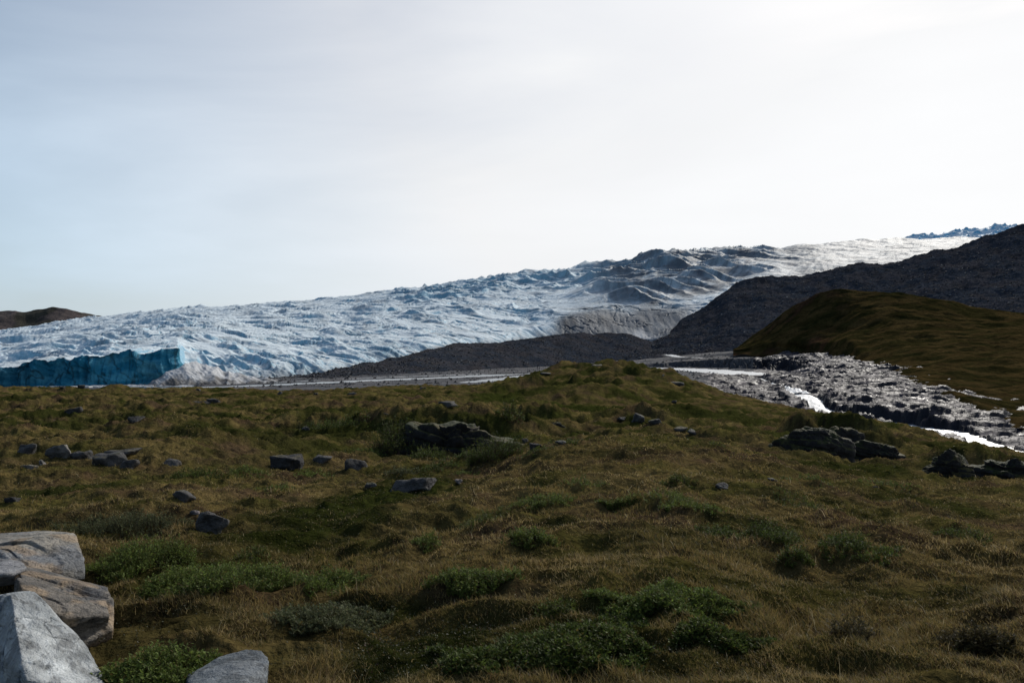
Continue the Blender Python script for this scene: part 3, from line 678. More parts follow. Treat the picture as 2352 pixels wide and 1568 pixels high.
c = lerp(c, np.array([.55, .56, .57]), (tipw * .8)[..., None])
cc_ = lerp(deep, np.array([.05, .26, .38]), ss(-.3, .4, fbm2(X / 14, zz / 8, 5, 295))[..., None])
crk = ss(.86, .98, 1 - np.abs(fbm2(X / 16 + zz / 30, zz / 30 - X / 70, 4, 297)) * 1.4)
cc_ = lerp(cc_, np.array([.008, .03, .045]), (crk * .75)[..., None])
vcr = ss(.8, .97, 1 - np.abs(fbm2(X / 5, zz / 60, 4, 296)) * 1.2) * ss(150, 330, px)
cc_ = lerp(cc_, np.array([.012, .045, .06]), (vcr * .7)[..., None])
cc_ = lerp(cc_, np.array([.10, .33, .42]), (ss(.1, .5, fbm2(X / 22, zz / 12, 4, 294)) * ss(60, 380, px) * .6)[..., None])
cc_ = cc_ * lerp(.55, 1.0, ss(-60, 260, px + 60 * fbm2(X / 40, zz / 12, 3, 293)))[..., None]  # cliff shading painted into the ice colour, darker to the left
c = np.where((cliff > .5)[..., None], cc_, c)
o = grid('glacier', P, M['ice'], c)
P_gl = P; TT_gl = tt; PX_gl = px

# low dirty toe of the glacier in front of the right end of the cliff
tb = [(300, 897, 500), (330, 896, 502), (400, 894, 508), (450, 892, 515), (500, 890, 520), (560, 888, 530), (640, 880, 560)]
tc_ = [(300, 893, 516), (330, 887, 518), (365, 872, 522), (395, 852, 528), (425, 838, 536), (448, 833, 548), (470, 842, 553), (490, 840, 556), (505, 850, 558), (520, 856, 560), (560, 865, 570), (640, 876, 590)]
tbk = [(x, y + 26, d + 40) for x, y, d in tc_]
px, y, d = loft([tb, tc_, tbk], np.arange(300, 641, 1.5), [110, 30], 4)
P = to_world(px, y, d); X, Y = P[..., 0], P[..., 1]
P[..., 2] += ((1 - np.abs(noise2((X + .3 * Y) / 11, (Y - X) / 60, 321)) * 2) * 1.6 + fbm2(X / 9, Y / 14, 4, 323) * 1.0 + fbm2((X + Y) / 2.5, Y / 12, 3, 324) * .3) * ss(-1, 14, np.arange(P.shape[0]))[:, None]
gt = np.clip((897 - y) / 50, 0, 1)
c = lerp(np.array([.10, .095, .09]), np.array([.50, .51, .52]), ss(.15, .75, gt + .35 * fbm2(X / 10, Y / 10, 4, 325))[..., None])
grid('glacier', P, M['ice'], c)

# far broken ice on the right skyline
fc = [(2050, 556, 3300), (2090, 545, 3300), (2130, 541, 3300), (2180, 536, 3300), (2230, 531, 3300), (2262, 524, 3300), (2300, 517, 3300), (2330, 521, 3300), (2380, 530, 3300), (2600, 540, 3300), (4400, 560, 3300)]
fa = [(x, y + 26, 3100) for x, y, d in fc]; fb = [(x, y + 60, 3700) for x, y, d in fc]
px, y, d = loft([fa, fc, fb], np.concatenate([np.arange(2050, 2480, 1.6), np.arange(2480, 4400, 40)]), [90, 30], 4)
P = to_world(px, y, d); X, Y = P[..., 0], P[..., 1]
P[..., 2] += (ridge2(X / 90, Y / 75, 5, 301, .55) * 13 - 3) * ss(2060, 2110, px)
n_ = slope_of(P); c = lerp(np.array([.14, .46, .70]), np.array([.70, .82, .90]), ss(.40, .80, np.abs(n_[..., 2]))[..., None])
grid('ice_ridge', P, M['ice'], c)

# far brown hills on the left
hc = [(-3400, 800, 6000), (-900, 700, 5500), (-400, 690, 5200), (-150, 705, 5000), (0, 714, 5000), (40, 716, 5000), (60, 719, 5000), (90, 711, 5000), (112, 708, 5000), (150, 711, 5000), (185, 716, 5000), (245, 722, 5000), (300, 740, 5000), (400, 770, 5000)]
hf = [(x, 835, d - 900) for x, y, d in hc]; hb = [(x, y + 60, d + 1500) for x, y, d in hc]
px, y, d = loft([hf, hc, hb], np.concatenate([np.arange(-3400, -200, 40), np.arange(-200, 400, 3)]), [90, 20], 1)
P = to_world(px, y, d); X, Y = P[..., 0], P[..., 1]
P[..., 2] += fbm2(X / 500, Y / 400, 5, 311) * 20 + fbm2(X / 90, Y / 90, 4, 313) * 5 - 6
c = lerp(np.array([.085, .068, .062]), np.array([.045, .042, .030]), ss(-.1, .3, fbm2(X / 260, Y / 300, 4, 315))[..., None])
grid('distant_hills', P, M['far'], c)

# ------------------------------------------------------------------ rocks
def unit(v): return v / (np.linalg.norm(v, axis=-1, keepdims=True) + 1e-9)
def ico(sub):
    bm = bmesh.new(); bmesh.ops.create_icosphere(bm, subdivisions=sub, radius=1)
    V = np.array([v.co[:] for v in bm.verts]); Fc = np.array([[v.index for v in f.verts] for f in bm.faces]); bm.free()
    return V / np.linalg.norm(V, axis=1, keepdims=True), Fc
ICO = {s: ico(s) for s in (2, 3, 4, 5, 6, 7)}
def hull_planes(pts, cen):
    bm = bmesh.new()
    for p in pts: bm.verts.new(p)
    bmesh.ops.convex_hull(bm, input=bm.verts)
    bm.normal_update(); pl = []
    for f in bm.faces:
        n = np.array(f.normal[:]); c_ = np.array(f.verts[0].co[:])
        dd = n @ (c_ - cen)
        if dd < 0: n, dd = -n, -dd
        if dd > 1e-5: pl.append((n, dd))
    bm.free()
    return np.array([p[0] for p in pl]), np.array([p[1] for p in pl])
def hull_rock(pts, sub=5, k=24, seed=0, rough=.03, strata=None, sdir=(0, 0, 1)):
    pts = np.array(pts, float); cen = pts.mean(0); size = np.ptp(pts, axis=0).max()
    n, dd = hull_planes(pts, cen); D, Fc = ICO[sub]
    q = D @ n.T / dd[None]; q = np.maximum(q, 1e-6)
    r = 1 / np.power((q ** k).sum(1), 1 / k)
    Vv = D * r[:, None]
    s = Vv / size * 1.0
    f1 = fbm3(s[:, 0] * 3 + seed, s[:, 1] * 3, s[:, 2] * 3, 5, seed)
    amp = rough * size * f1
    if strata is not None:
        sd = np.array(sdir, float); sd /= np.linalg.norm(sd)
        h = (s @ sd) * strata + .35 * fbm3(s[:, 0] * 2, s[:, 1] * 2, s[:, 2] * 2, 3, seed + 5)
        fr = h - np.floor(h); a_ = _hash(np.floor(h), np.zeros_like(h), np.zeros_like(h), seed) / 4294967296.0
        amp = amp + size * .05 * (a_ - .5) * 1.4 - size * .028 * ss(.82, 1.0, fr)
    Vv = cen + Vv + D * amp[:, None]
    return Vv, Fc
def rock_col(V, base, var, seed, sp=None):
    n_ = fbm3(V[:, 0] * 5, V[:, 1] * 5, V[:, 2] * 9, 4, seed)[:, None]
    c = np.array(base) * (1 + .35 * n_)
    if var is not None: c = lerp(c, np.array(var), ss(-.1, .5, fbm3(V[:, 0] * 3, V[:, 1] * 3, V[:, 2] * 3, 4, seed + 9))[:, None])
    return np.clip(c, .004, 1)
def turf_cap(V, Fc, colr, seed, lo=.45, hi=.8, amt=.95):
    fn = np.cross(V[Fc[:, 1]] - V[Fc[:, 0]], V[Fc[:, 2]] - V[Fc[:, 0]]); vn_ = np.zeros_like(V)
    for k in range(3): np.add.at(vn_, Fc[:, k], fn)
    vn_ /= np.linalg.norm(vn_, axis=1, keepdims=True) + 1e-9
    n_ = fbm3(V[:, 0] * 1.4, V[:, 1] * 1.4, V[:, 2] * 1.4, 4, seed + 3) * .35
    m_ = ss(lo, hi, vn_[:, 2] + n_)[:, None] * amt
    t = lerp(np.array([.075, .062, .020]), np.array([.032, .038, .008]), ss(-.2, .4, fbm3(V[:, 0], V[:, 1], V[:, 2], 3, seed + 4))[:, None])
    return lerp(colr, t, m_)
def put_rock(name, V, Fc, mat, colr, label, cat, group=None):
    org = np.array([V[:, 0].mean(), V[:, 1].mean(), V[:, 2].min()])
    o = link(name, raw_mesh(name, V - org, Fc, 3, colr, True), mat); o.location = org
    return tag(o, label, cat, group)
DARKR = (.034, .032, .031); GREYR = (.066, .062, .059)
def boulder(px, py, wpx, hpx, label, seed, base=GREYR, var=(.07, .068, .065), flat=1.0, sub=4, group='boulders scattered on the tundra', name='boulder', cat='boulder', lean=0, strata=None, dist=None, sdir=(.15, 0, 1), depth=.8, rough=.055, k=34, npts=13):
    g = at(px, py) if dist is None else np.array([dist * (px - CX) / F, dist, ground_z(dist * (px - CX) / F, dist)])
    s = g[1] / F; a_, h_ = wpx * s / 2, hpx * s
    rr = np.random.default_rng(seed)
    v = rr.normal(size=(npts, 3)); v /= np.linalg.norm(v, axis=1, keepdims=True)
    v = np.sign(v) * np.abs(v) ** .7 * .98
    v *= np.array([a_, a_ * depth, h_ * .72]) * rr.uniform(.88, 1.08, (npts, 1))
    v[:, 0] += v[:, 2] * lean
    c_ = np.array([g[0], g[1] + a_ * depth * .7, Z0 - g[1] * (py - YH) / F + h_ * .30])
    if dist is None:
        c_[2] = min(c_[2], g[2] + h_ * .3, float(ground_z(c_[0], c_[1])) + h_ * .16)
    V, Fc = hull_rock(v + c_, sub, k, seed, rough, strata, sdir)
    return put_rock(name, V, Fc, M['rock'], turf_cap(V / max(a_, .3) * .8, Fc, rock_col(V / max(a_, .3) * .5, base, var, seed), seed, .85, 1.1, .7), label, cat, group)

# hero rocks, bottom left
def hero(pts, label, base, var, seed, **kw):
    kw['k'] = kw.get('k', 40) * 3
    V, Fc = hull_rock([W(*p) for p in pts], 7, kw.get('k', 40), seed, kw.get('rough', .02), kw.get('strata'), kw.get('sdir', (0, 0, 1)))
    cr = rock_col(V * 1.4, base, var, seed)
    if kw.get('tint'): cr = lerp(cr, np.array([.34, .235, .13]), ss(.05, .5, fbm3(V[:, 0] * 4, V[:, 1] * 4, V[:, 2] * 6, 4, seed + 41))[:, None] * .55)
    li = ss(.25, .5, fbm3(V[:, 0] * 16, V[:, 1] * 16, V[:, 2] * 16, 4, seed + 31))[:, None]
    cr = lerp(cr, cr * .45, li * .75)
    crk = ss(.93, 1.0, 1 - np.abs(fbm3(V[:, 0] * 5, V[:, 1] * 5, V[:, 2] * 11, 3, seed + 37)))[:, None]
    cr = lerp(cr, cr * .3, crk * .8)
    V = V - unit(V - V.mean(0)) * crk * .006
    return put_rock('boulder', V, Fc, M['hero'], cr, label, 'boulder', 'large boulders in the front left corner')
hero([(22, 1360, 4.30), (80, 1353, 4.5), (190, 1474, 4.35), (233, 1550, 4.0), (216, 1576, 3.85), (60, 1556, 3.60), (50, 1662, 3.7), (215, 1662, 3.9), (-90, 1425, 4.6), (-90, 1650, 4.2), (150, 1470, 4.95), (-90, 1400, 5.0)],
     'pale grey wedge of rock with a bright sloping face, nearest the corner', (.40, .42, .42), (.27, .29, .295), 3, rough=.02, k=50, strata=7, sdir=(.75, -.2, .62))
hero([(42, 1298, 5.5), (70, 1300, 5.6), (200, 1338, 5.5), (240, 1352, 5.35), (246, 1395, 5.0), (259, 1412, 4.75), (150, 1418, 4.55), (60, 1375, 4.6), (40, 1330, 4.9), (250, 1480, 4.85), (236, 1505, 4.85), (150, 1530, 4.6), (30, 1480, 4.7), (60, 1420, 5.7), (220, 1440, 5.6)],
     'brown layered slab with a dark front face, wedged behind the pale rock', (.13, .112, .09), (.075, .072, .07), 8, tint=1, rough=.018, strata=11, sdir=(.12, -.25, 1), k=50)
hero([(-120, 1232, 6.6), (-20, 1224, 6.9), (90, 1217, 6.9), (172, 1221, 6.7), (180, 1258, 6.3), (196, 1282, 6.2), (185, 1305, 6.1), (60, 1308, 5.7), (0, 1262, 5.9), (-110, 1270, 5.9), (-120, 1330, 5.8), (60, 1345, 5.7), (195, 1330, 6.1), (100, 1290, 7.2)],
     'tan topped flat rock with layered grey edge, upper one of the corner group', (.22, .20, .165), (.15, .155, .16), 12, tint=1, rough=.018, strata=12, sdir=(.05, -.3, 1), k=50)
hero([(425, 1548, 4.0), (500, 1508, 4.2), (565, 1492, 4.25), (598, 1496, 4.2), (618, 1520, 4.05), (606, 1580, 3.8), (540, 1580, 3.65), (440, 1590, 3.65), (420, 1660, 3.75), (610, 1660, 3.75), (520, 1540, 4.5)],
     'blue-grey angular rock sunk in low leaves at the bottom edge', (.14, .155, .165), (.095, .11, .12), 15, rough=.018, k=50)
V, Fc = hull_rock([W(*p) for p in [(-60, 1275, 5.4), (0, 1282, 5.4), (50, 1290, 5.5), (62, 1302, 5.3), (20, 1318, 5.1), (-60, 1320, 5.0), (-50, 1360, 5.2), (50, 1340, 5.3), (0, 1300, 5.7)]], 5, 24, 5, .02, 8)
put_rock('boulder', V, Fc, M['hero'], rock_col(V, (.2, .2, .205), (.12, .12, .12), 5), 'small grey stone wedged between the tan flat rock and brown slab', 'boulder', 'large boulders in the front left corner')

B = [
 # px, base py, w, h, label, seed, kwargs
 (648, 1074, 86, 44, 'big blackish rounded boulder beside a green hollow, left of the rock face', 21, dict(base=DARKR, var=(.035, .035, .038), sub=5, depth=.7)),
 (740, 1063, 50, 17, 'low pale grey stone just right of the big black boulder', 22, dict()),
 (812, 1079, 62, 22, 'dark mossy stone in grass between the black boulder and the rock face', 23, dict(base=DARKR)),
 (945, 1132, 112, 34, 'long flat grey slab lying on the heath mound', 24, dict(flat=.6, sub=5, lean=.3)),
 (128, 1052, 58, 36, 'upright brown-grey block at the left end of the broken slabs', 25, dict(base=(.16, .145, .13), lean=-.2, sub=5)),
 (178, 1054, 62, 24, 'dark flat stone beside the upright block on the left', 26, dict(base=DARKR)),
 (268, 1052, 92, 26, 'thin grey slab propped on top of the left slab heap', 27, dict(lean=.5, sub=5)),
 (240, 1072, 84, 32, 'grey stone under the propped slab, with a dark left side', 28, dict(sub=5)),
 (292, 1080, 50, 24, 'pale cornered block at the right foot of the slab heap', 29, dict()),
 (385, 1068, 60, 14, 'low rounded stone in grass, right of the slab heap', 30, dict(base=(.13, .115, .10))),
 (48, 1048, 70, 28, 'dark broken rock at the left edge above bare soil', 31, dict(base=DARKR)),
 (60, 1076, 40, 14, 'pale broken stone on the bare soil at left', 32, dict(base=(.2, .18, .16))),
 (88, 1068, 28, 12, 'small pale stone between bare soil and upright block', 33, dict(base=(.24, .21, .19))),
 (416, 1152, 54, 26, 'narrow tilted grey slab in long grass above the pitted rock', 34, dict(lean=-.7)),
 (478, 1222, 92, 56, 'pitted grey rock with lichen beside the dark green heath', 35, dict(sub=6, rough=.07, k=10)),
 (445, 1182, 26, 14, 'small pinkish stone on the left shoulder of the pitted rock', 36, dict(base=(.26, .22, .21))),
 (22, 1158, 40, 16, 'dark hump-shaped stone low on the left edge', 37, dict(base=DARKR)),
 (162, 948, 46, 22, 'dark boulder alone on the golden flat at far left', 38, dict(base=DARKR)),
 (308, 971, 46, 17, 'dark pointed boulder in front of the grassy mound at left', 39, dict(base=DARKR)),
 (452, 924, 64, 9, 'long low dark ledge near the brow at left', 40, dict(base=DARKR)),
 (486, 922, 36, 11, 'dark blocky stone at the right end of the long ledge', 41, dict(base=DARKR)),
 (1024, 930, 56, 14, 'flat dark stone on the grass above the rock face', 42, dict(base=DARKR)),
 (1254, 864, 30, 10, 'dark stone near the left shoulder of the grassy knoll', 44, dict(base=DARKR)),
 (1375, 842, 32, 9, 'small rock just under the top of the grassy knoll', 45, dict(base=DARKR)),
 (1552, 884, 50, 16, 'grey rock breaking the right flank of the grassy knoll', 46, dict(base=DARKR)),
 (1528, 868, 22, 10, 'grey stone on the skyline edge of the knoll, right side', 47, dict()),
 (1465, 971, 42, 22, 'round dark boulder on the grass hump, centre right', 48, dict(base=DARKR)),
 (1432, 966, 30, 8, 'flat dark stone left of the round boulder, centre right', 49, dict(base=DARKR)),
 (1506, 974, 34, 14, 'dark stone just right of the round boulder', 50, dict(base=DARKR)),
 (1600, 1000, 44, 16, 'dark oblong stone at the right end of the hollow', 51, dict(base=DARKR)),
 (1568, 992, 40, 12, 'thin grey stone beside the oblong one', 52, dict()),
 (1549, 926, 20, 9, 'small lone dark stone on the grassy slope', 53, dict(base=DARKR)),
 (1230, 1034, 36, 17, 'dark stone under the right shoulder of the rock face', 54, dict(base=DARKR)),
 (1288, 1022, 30, 12, 'small dark stone in grass right of the rock face', 55, dict(base=DARKR)),
 (1205, 1018, 24, 15, 'dark wedge touching the right end of the rock face', 56, dict(base=DARKR)),
 (1660, 1119, 36, 12, 'dark tuft-ringed stone on the golden slope, right of centre', 57, dict(base=DARKR)),
 (2020, 1120, 24, 8, 'small dark stone in the hollow below the rocky knoll', 58, dict(base=DARKR)),
 (1776, 1104, 34, 8, 'flat stone in the grass below the rocky knoll', 59, dict(base=DARKR)),
 (140, 893, 16, 6, 'small stone on the brow in front of the lagoon', 60, dict(base=DARKR)),
 (184, 892, 20, 10, 'pointed stone on the brow in front of the lagoon', 61, dict(base=DARKR)),
 (642, 905, 14, 7, 'small dark stone on the brow below the gravel bars', 62, dict(base=DARKR)),
 (724, 905, 12, 6, 'tiny dark stone on the brow between two larger ones', 63, dict(base=DARKR)),
 (806, 906, 26, 8, 'low dark stone near the brow, left of the knoll', 64, dict(base=DARKR)),
 (972, 893, 20, 6, 'dark stone on the brown meadow by the river', 65, dict(base=DARKR)),
 (452, 897, 16, 7, 'round stone on the brow under the dirty ice toe', 66, dict(base=DARKR)),
 (700, 990, 30, 14, 'dark stone at the head of the green gully', 67, dict(base=DARKR)),
 (880, 965, 26, 18, 'dark stone at the top left of the rock face', 68, dict(base=DARKR)),
 (850, 1118, 34, 10, 'small grey stone in brown grass above the heath mound', 69, dict()),
 (1052, 1112, 22, 12, 'pinkish grey stone right of the long flat slab', 70, dict(base=(.2, .17, .16))),
]
for px, py, wpx, hpx, lab, sd, kw in B: boulder(px, py, wpx, hpx, lab, sd, **kw)
# rock faces
def outcrop(px, d, wpx, ytop, ybot, label, seed, deep_=.5, lean=0, sub=6, base=(.022, .020, .019)):
    d = at(px, ybot)[1] + d
    s = d / F; a_ = wpx * s / 2; h_ = (ybot - ytop) * s; rr = np.random.default_rng(seed); pts = []
    for i in range(26):
        u = rr.uniform(-1, 1); prof = 1 - abs(u) ** 2.5 * .75
        pts.append((u * a_, rr.uniform(0, .35) * a_ * deep_ + abs(u) * a_ * deep_ * .5, prof * h_ * rr.uniform(.45, 1)))
        pts.append((u * a_ * 1.02, -h_ * .12 + abs(u) ** 2 * a_ * deep_ * .6 + rr.uniform(-.1, .1) * h_, -h_ * .5))
        pts.append((u * a_, a_ * deep_ * 1.8, prof * h_ * .8 - .2))
    c_ = np.array([d * (px - CX) / F, d, Z0 - d * (ybot + 4 - YH) / F])
    V, Fc = hull_rock(np.array(pts) + c_, sub, 60, seed, .13, 16, (.16, 0, 1))
    return put_rock('rock_outcrop', V, Fc, M['rock'], turf_cap(V, Fc, rock_col(V * .3, base, (.022, .021, .021), seed), seed, .34, .66), label, 'rock outcrop', 'rock outcrops breaking through the tundra')
outcrop(1035, 1.3, 385, 952, 1056, 'wide dark rock face in the middle ground, bushes at its foot', 71)
outcrop(1255, 1.5, 140, 952, 996, 'dark broken ledge right of and above the wide rock face', 72)
outcrop(1866, 2.0, 190, 976, 1036, 'dark craggy left side of the rounded rocky knoll', 73, .4)
outcrop(2012, 1.8, 190, 1008, 1062, 'black overhanging rock at the right foot of the rounded knoll', 74, .4)
outcrop(1942, 2.4, 190, 984, 1048, 'dark rock face in the middle of the rounded knoll, under its turf', 79, .4)
outcrop(2200, 1.6, 160, 1026, 1102, 'black square rock face at the right edge of the meadow', 75, .4)
outcrop(2330, 1.6, 190, 1040, 1104, 'dark mossy crag running out of frame at right', 76, .4)

# rubble on the moraines and gravel: countless stones
def rubble(name, P, n, smin, smax, mat, seed, label, rowlim=(0, 1), collim=(0, 1), pale=.12):
    rr = np.random.default_rng(seed); D, Fc = ICO[2] if False else (None, None)
    oct_ = np.array([[1, 0, 0], [-1, 0, 0], [0, 1, 0], [0, -1, 0], [0, 0, 1], [0, 0, -1.]], float)
    of = np.array([[0, 2, 4], [2, 1, 4], [1, 3, 4], [3, 0, 4], [2, 0, 5], [1, 2, 5], [3, 1, 5], [0, 3, 5]])
    r = rr.uniform(rowlim[0] * (P.shape[0] - 2), rowlim[1] * (P.shape[0] - 2), n).astype(int); c_ = rr.uniform(collim[0] * (P.shape[1] - 2), collim[1] * (P.shape[1] - 2), n).astype(int)
    base = P[r, c_]; vis = (np.abs(base[:, 0] / base[:, 1]) < .74); base = base[vis]; n = len(base)
    sz = smin * (smax / smin) ** (rr.random(n) ** 3)
    jig = rr.uniform(.6, 1.3, (n, 6, 1)); an = rr.uniform(0, 6.28, n)
    v = oct_[None] * jig * (sz[:, None, None] * np.array([1.1, 1, .75])[None, None])
    ca, sa = np.cos(an)[:, None], np.sin(an)[:, None]
    v = np.stack([v[..., 0] * ca - v[..., 1] * sa + v[..., 2] * .3, v[..., 0] * sa + v[..., 1] * ca, v[..., 2]], -1)
    v += base[:, None] + np.array([0, 0, .2]) * sz[:, None, None]
    f = (of[None] + (np.arange(n) * 6)[:, None, None]).reshape(-1, 3)
    tone = np.where(rr.random(n) < pale, rr.uniform(.10, .24, n), rr.uniform(.028, .060, n))
    colr = np.repeat(tone[:, None] * np.array([[1.0, .97, .96]]), 6, 0)
    o = link(name, raw_mesh(name, v.reshape(-1, 3), f, 3, colr, False), mat)
    return tag(o, label, 'rubble', None, 'stuff')
rubble('moraine_stones', P_m1, 14000, .3, 1.7, M['rock'], 5, 'loose grey stones covering the low moraine ridge', (.02, .85))
rubble('moraine_stones', P_m2[:, :470], 16000, .35, 2.0, M['rock'], 6, 'loose dark stones covering the steep right-hand moraine', (.02, .9), pale=.2)
ri = VP[(Zv > Z0 - 25.6 + .5) & (rockm < .3) & (DV < 1300) & (np.abs(PXv - CX) < 1250) & (lag < .2) & (DV > 480)]
rubble('river_stones', ri.reshape(1, -1, 3).repeat(3, 0), 14000, .2, 1.6, M['rock'], 7, 'grey stones strewn over the gravel bars by the river', pale=.2)

# small ice pieces on the lagoon
def floes(n):
    rr = np.random.default_rng(9); Vs, Fs = [], []; k = 0
    for i in range(n):
        px_ = rr.uniform(60, 440); py_ = rr.uniform(881, 889.5); c_ = W(px_, py_, 25.1 * F / (py_ - YH))
        m_ = rr.integers(5, 8); a_ = np.sort(rr.uniform(0, 6.28, m_)); s_ = rr.uniform(.5, 3.2)
        top = np.stack([np.cos(a_) * s_ * 1.5, np.sin(a_) * s_, np.full(m_, rr.uniform(.15, .7))], 1) + c_
        bot = top.copy(); bot[:, 2] = c_[2] - .2
        cen = top.mean(0, keepdims=True) + [0, 0, .15]
        Vs.append(np.r_[top, bot, cen])
        for j in range(m_):
            j2 = (j + 1) % m_
            Fs += [(k + j, k + j2, k + 2 * m_), (k + j, k + m_ + j, k + m_ + j2), (k + j, k + m_ + j2, k + j2)]
        k += 2 * m_ + 1
    return link('ice_floes', raw_mesh('ice_floes', np.concatenate(Vs), np.array(Fs), 3, np.full((k, 3), .62), False), M['ice'])
tag(floes(240), 'broken bits of ice floating at the foot of the blue cliff', 'ice', None, 'stuff')

# ------------------------------------------------------------------ plants
def quad_leaves(base, dirv, up, L_, Wd):
    """diamond leaves: base (n,3), direction, width vector"""
    side = np.cross(dirv, up); side /= np.linalg.norm(side, axis=1, keepdims=True) + 1e-9
    m_ = base + dirv * (L_ * .5)[:, None]
    return np.stack([base, m_ + side * (Wd / 2)[:, None], base + dirv * L_[:, None] - up * (L_ * .12)[:, None], m_ - side * (Wd / 2)[:, None]], 1)
def unit(v): return v / (np.linalg.norm(v, axis=-1, keepdims=True) + 1e-9)
SHR = []
def shrub(px, py, wpx, hpx, label, tone=0, seed=0, tall=None, dens=1.0, dist=None, name='willow_shrub', cat='shrub', group='low willow shrubs on the tundra'):
    rr = np.random.default_rng(seed + 1000)
    g = at(px, py) if dist is None else np.array([dist * (px - CX) / F, dist, 0.0])
    s = g[1] / F; rx = wpx * s / 2
    if dist is None:
        b_ = at(px, py - hpx * .8); dep_ = min(max(b_[1] - g[1], hpx * s * .6), rx * 3)
    else: dep_ = rx * .8
    ht = tall if tall is not None else float(np.clip(hpx * s * .55, .15, .40))
    SHR.append((g[0], g[1] + dep_ / 2, rx, dep_ / 2))
    cx_, cy_ = g[0], g[1] + dep_ / 2; ry = dep_ / 2
    n = int(wpx * hpx / 17 * dens) + 40
    u = rr.random(n) ** .5; an = rr.uniform(0, 2 * np.pi, n)
    bx = cx_ + rx * u * np.cos(an) * (1 + .25 * np.sin(an * 3 + seed)); by_ = cy_ + ry * u * np.sin(an) * (1 + .2 * np.cos(an * 2 + seed))
    keep = fbm2(bx / (rx * .5), by_ / max(ry * .5, .1), 3, seed) + .55 * (1 - u) > -.12
    bx, by_, u = bx[keep], by_[keep], u[keep]; n = len(bx)
    bz = ground_z(bx, by_)
    hh = ht * (1 - .6 * u ** 2) * rr.uniform(.55, 1.15, n) * (1 + .35 * noise2(bx / .3, by_ / .3, seed))
    leanv = np.stack([rr.normal(0, .35, n) + .3 * (bx - cx_) / rx, rr.normal(0, .3, n) - .1, np.ones(n)], 1); leanv = unit(leanv)
    root = np.stack([bx, by_, bz - .02], 1); tip = root + leanv * hh[:, None]
    ll = max(.021, 3.3 * s)
    per = int(np.clip(ht / ll * 2.4, 5, 16))
    t = np.tile(np.linspace(.25, 1, per), n) + rr.uniform(-.05, .05, n * per)
    rt = np.repeat(root, per, 0); tp = np.repeat(tip, per, 0); lv = np.repeat(leanv, per, 0)
    pos = rt + (tp - rt) * t[:, None]
    ph = rr.uniform(0, 6.28, n * per)
    out = np.stack([np.cos(ph), np.sin(ph), rr.uniform(-.1, .9, n * per)], 1)
    dirv = unit(out + lv * .45); up = unit(np.cross(np.cross(dirv, np.array([0, 0, 1.])), dirv) + rr.normal(0, .35, (n * per, 3)))
    up = unit(up - dirv * (up * dirv).sum(1, keepdims=True))
    Ls = ll * rr.uniform(.5, 1.5, n * per); Wd = Ls * rr.uniform(.34, .5, n * per)
    Q = quad_leaves(pos, dirv, up, Ls, Wd)
    tones = [(.125, .165, .036), (.088, .112, .024), (.110, .122, .056), (.078, .106, .022), (.070, .058, .024)]
    bc = np.array(tones[tone]); cl = bc * np.repeat(rr.uniform(.55, 1.3, (n, 1)), per, 0) * rr.uniform(.7, 1.4, (n * per, 1)); yl = rr.random(n * per) < .06; cl[yl] = np.array([.13, .10, .03])
    org = np.array([cx_, cy_, ground_z(cx_, cy_)])
    root_o = bpy.data.objects.new(name, None); col.objects.link(root_o); root_o.location = org; root_o.empty_display_size = .1
    tag(root_o, label, cat, group)
    V = Q.reshape(-1, 3) - org
    link('foliage', raw_mesh('foliage', V, np.arange(len(V)).reshape(-1, 4), 4, np.repeat(cl, 4, 0), False), M['leaf'], root_o)
    # stems: thin three-sided spikes
    rad = max(.0022, .5 * s); k = np.array([0, 2.09, 4.19])
    ring = np.stack([np.cos(k), np.sin(k), np.zeros(3)], 1) * rad
    sv = np.concatenate([root[:, None] + ring[None], (tip[:, None] + ring[None] * .3)], 1) - org
    sf = np.array([[0, 1, 4, 3], [1, 2, 5, 4], [2, 0, 3, 5]])[None] + (np.arange(n) * 6)[:, None, None]
    SV = np.concatenate([sv.reshape(-1, 3), [[0, 0, -.5 - ht]]]); ci = len(SV) - 1
    tri = np.concatenate([sf[:, :, [0, 1, 2]].reshape(-1, 3), sf[:, :, [0, 2, 3]].reshape(-1, 3), np.stack([np.arange(n) * 6, np.arange(n) * 6 + 1, np.full(n, ci)], 1)])
    link('stem', raw_mesh('stem', SV, tri, 3, None, False), M['stem'], root_o)
    return root_o
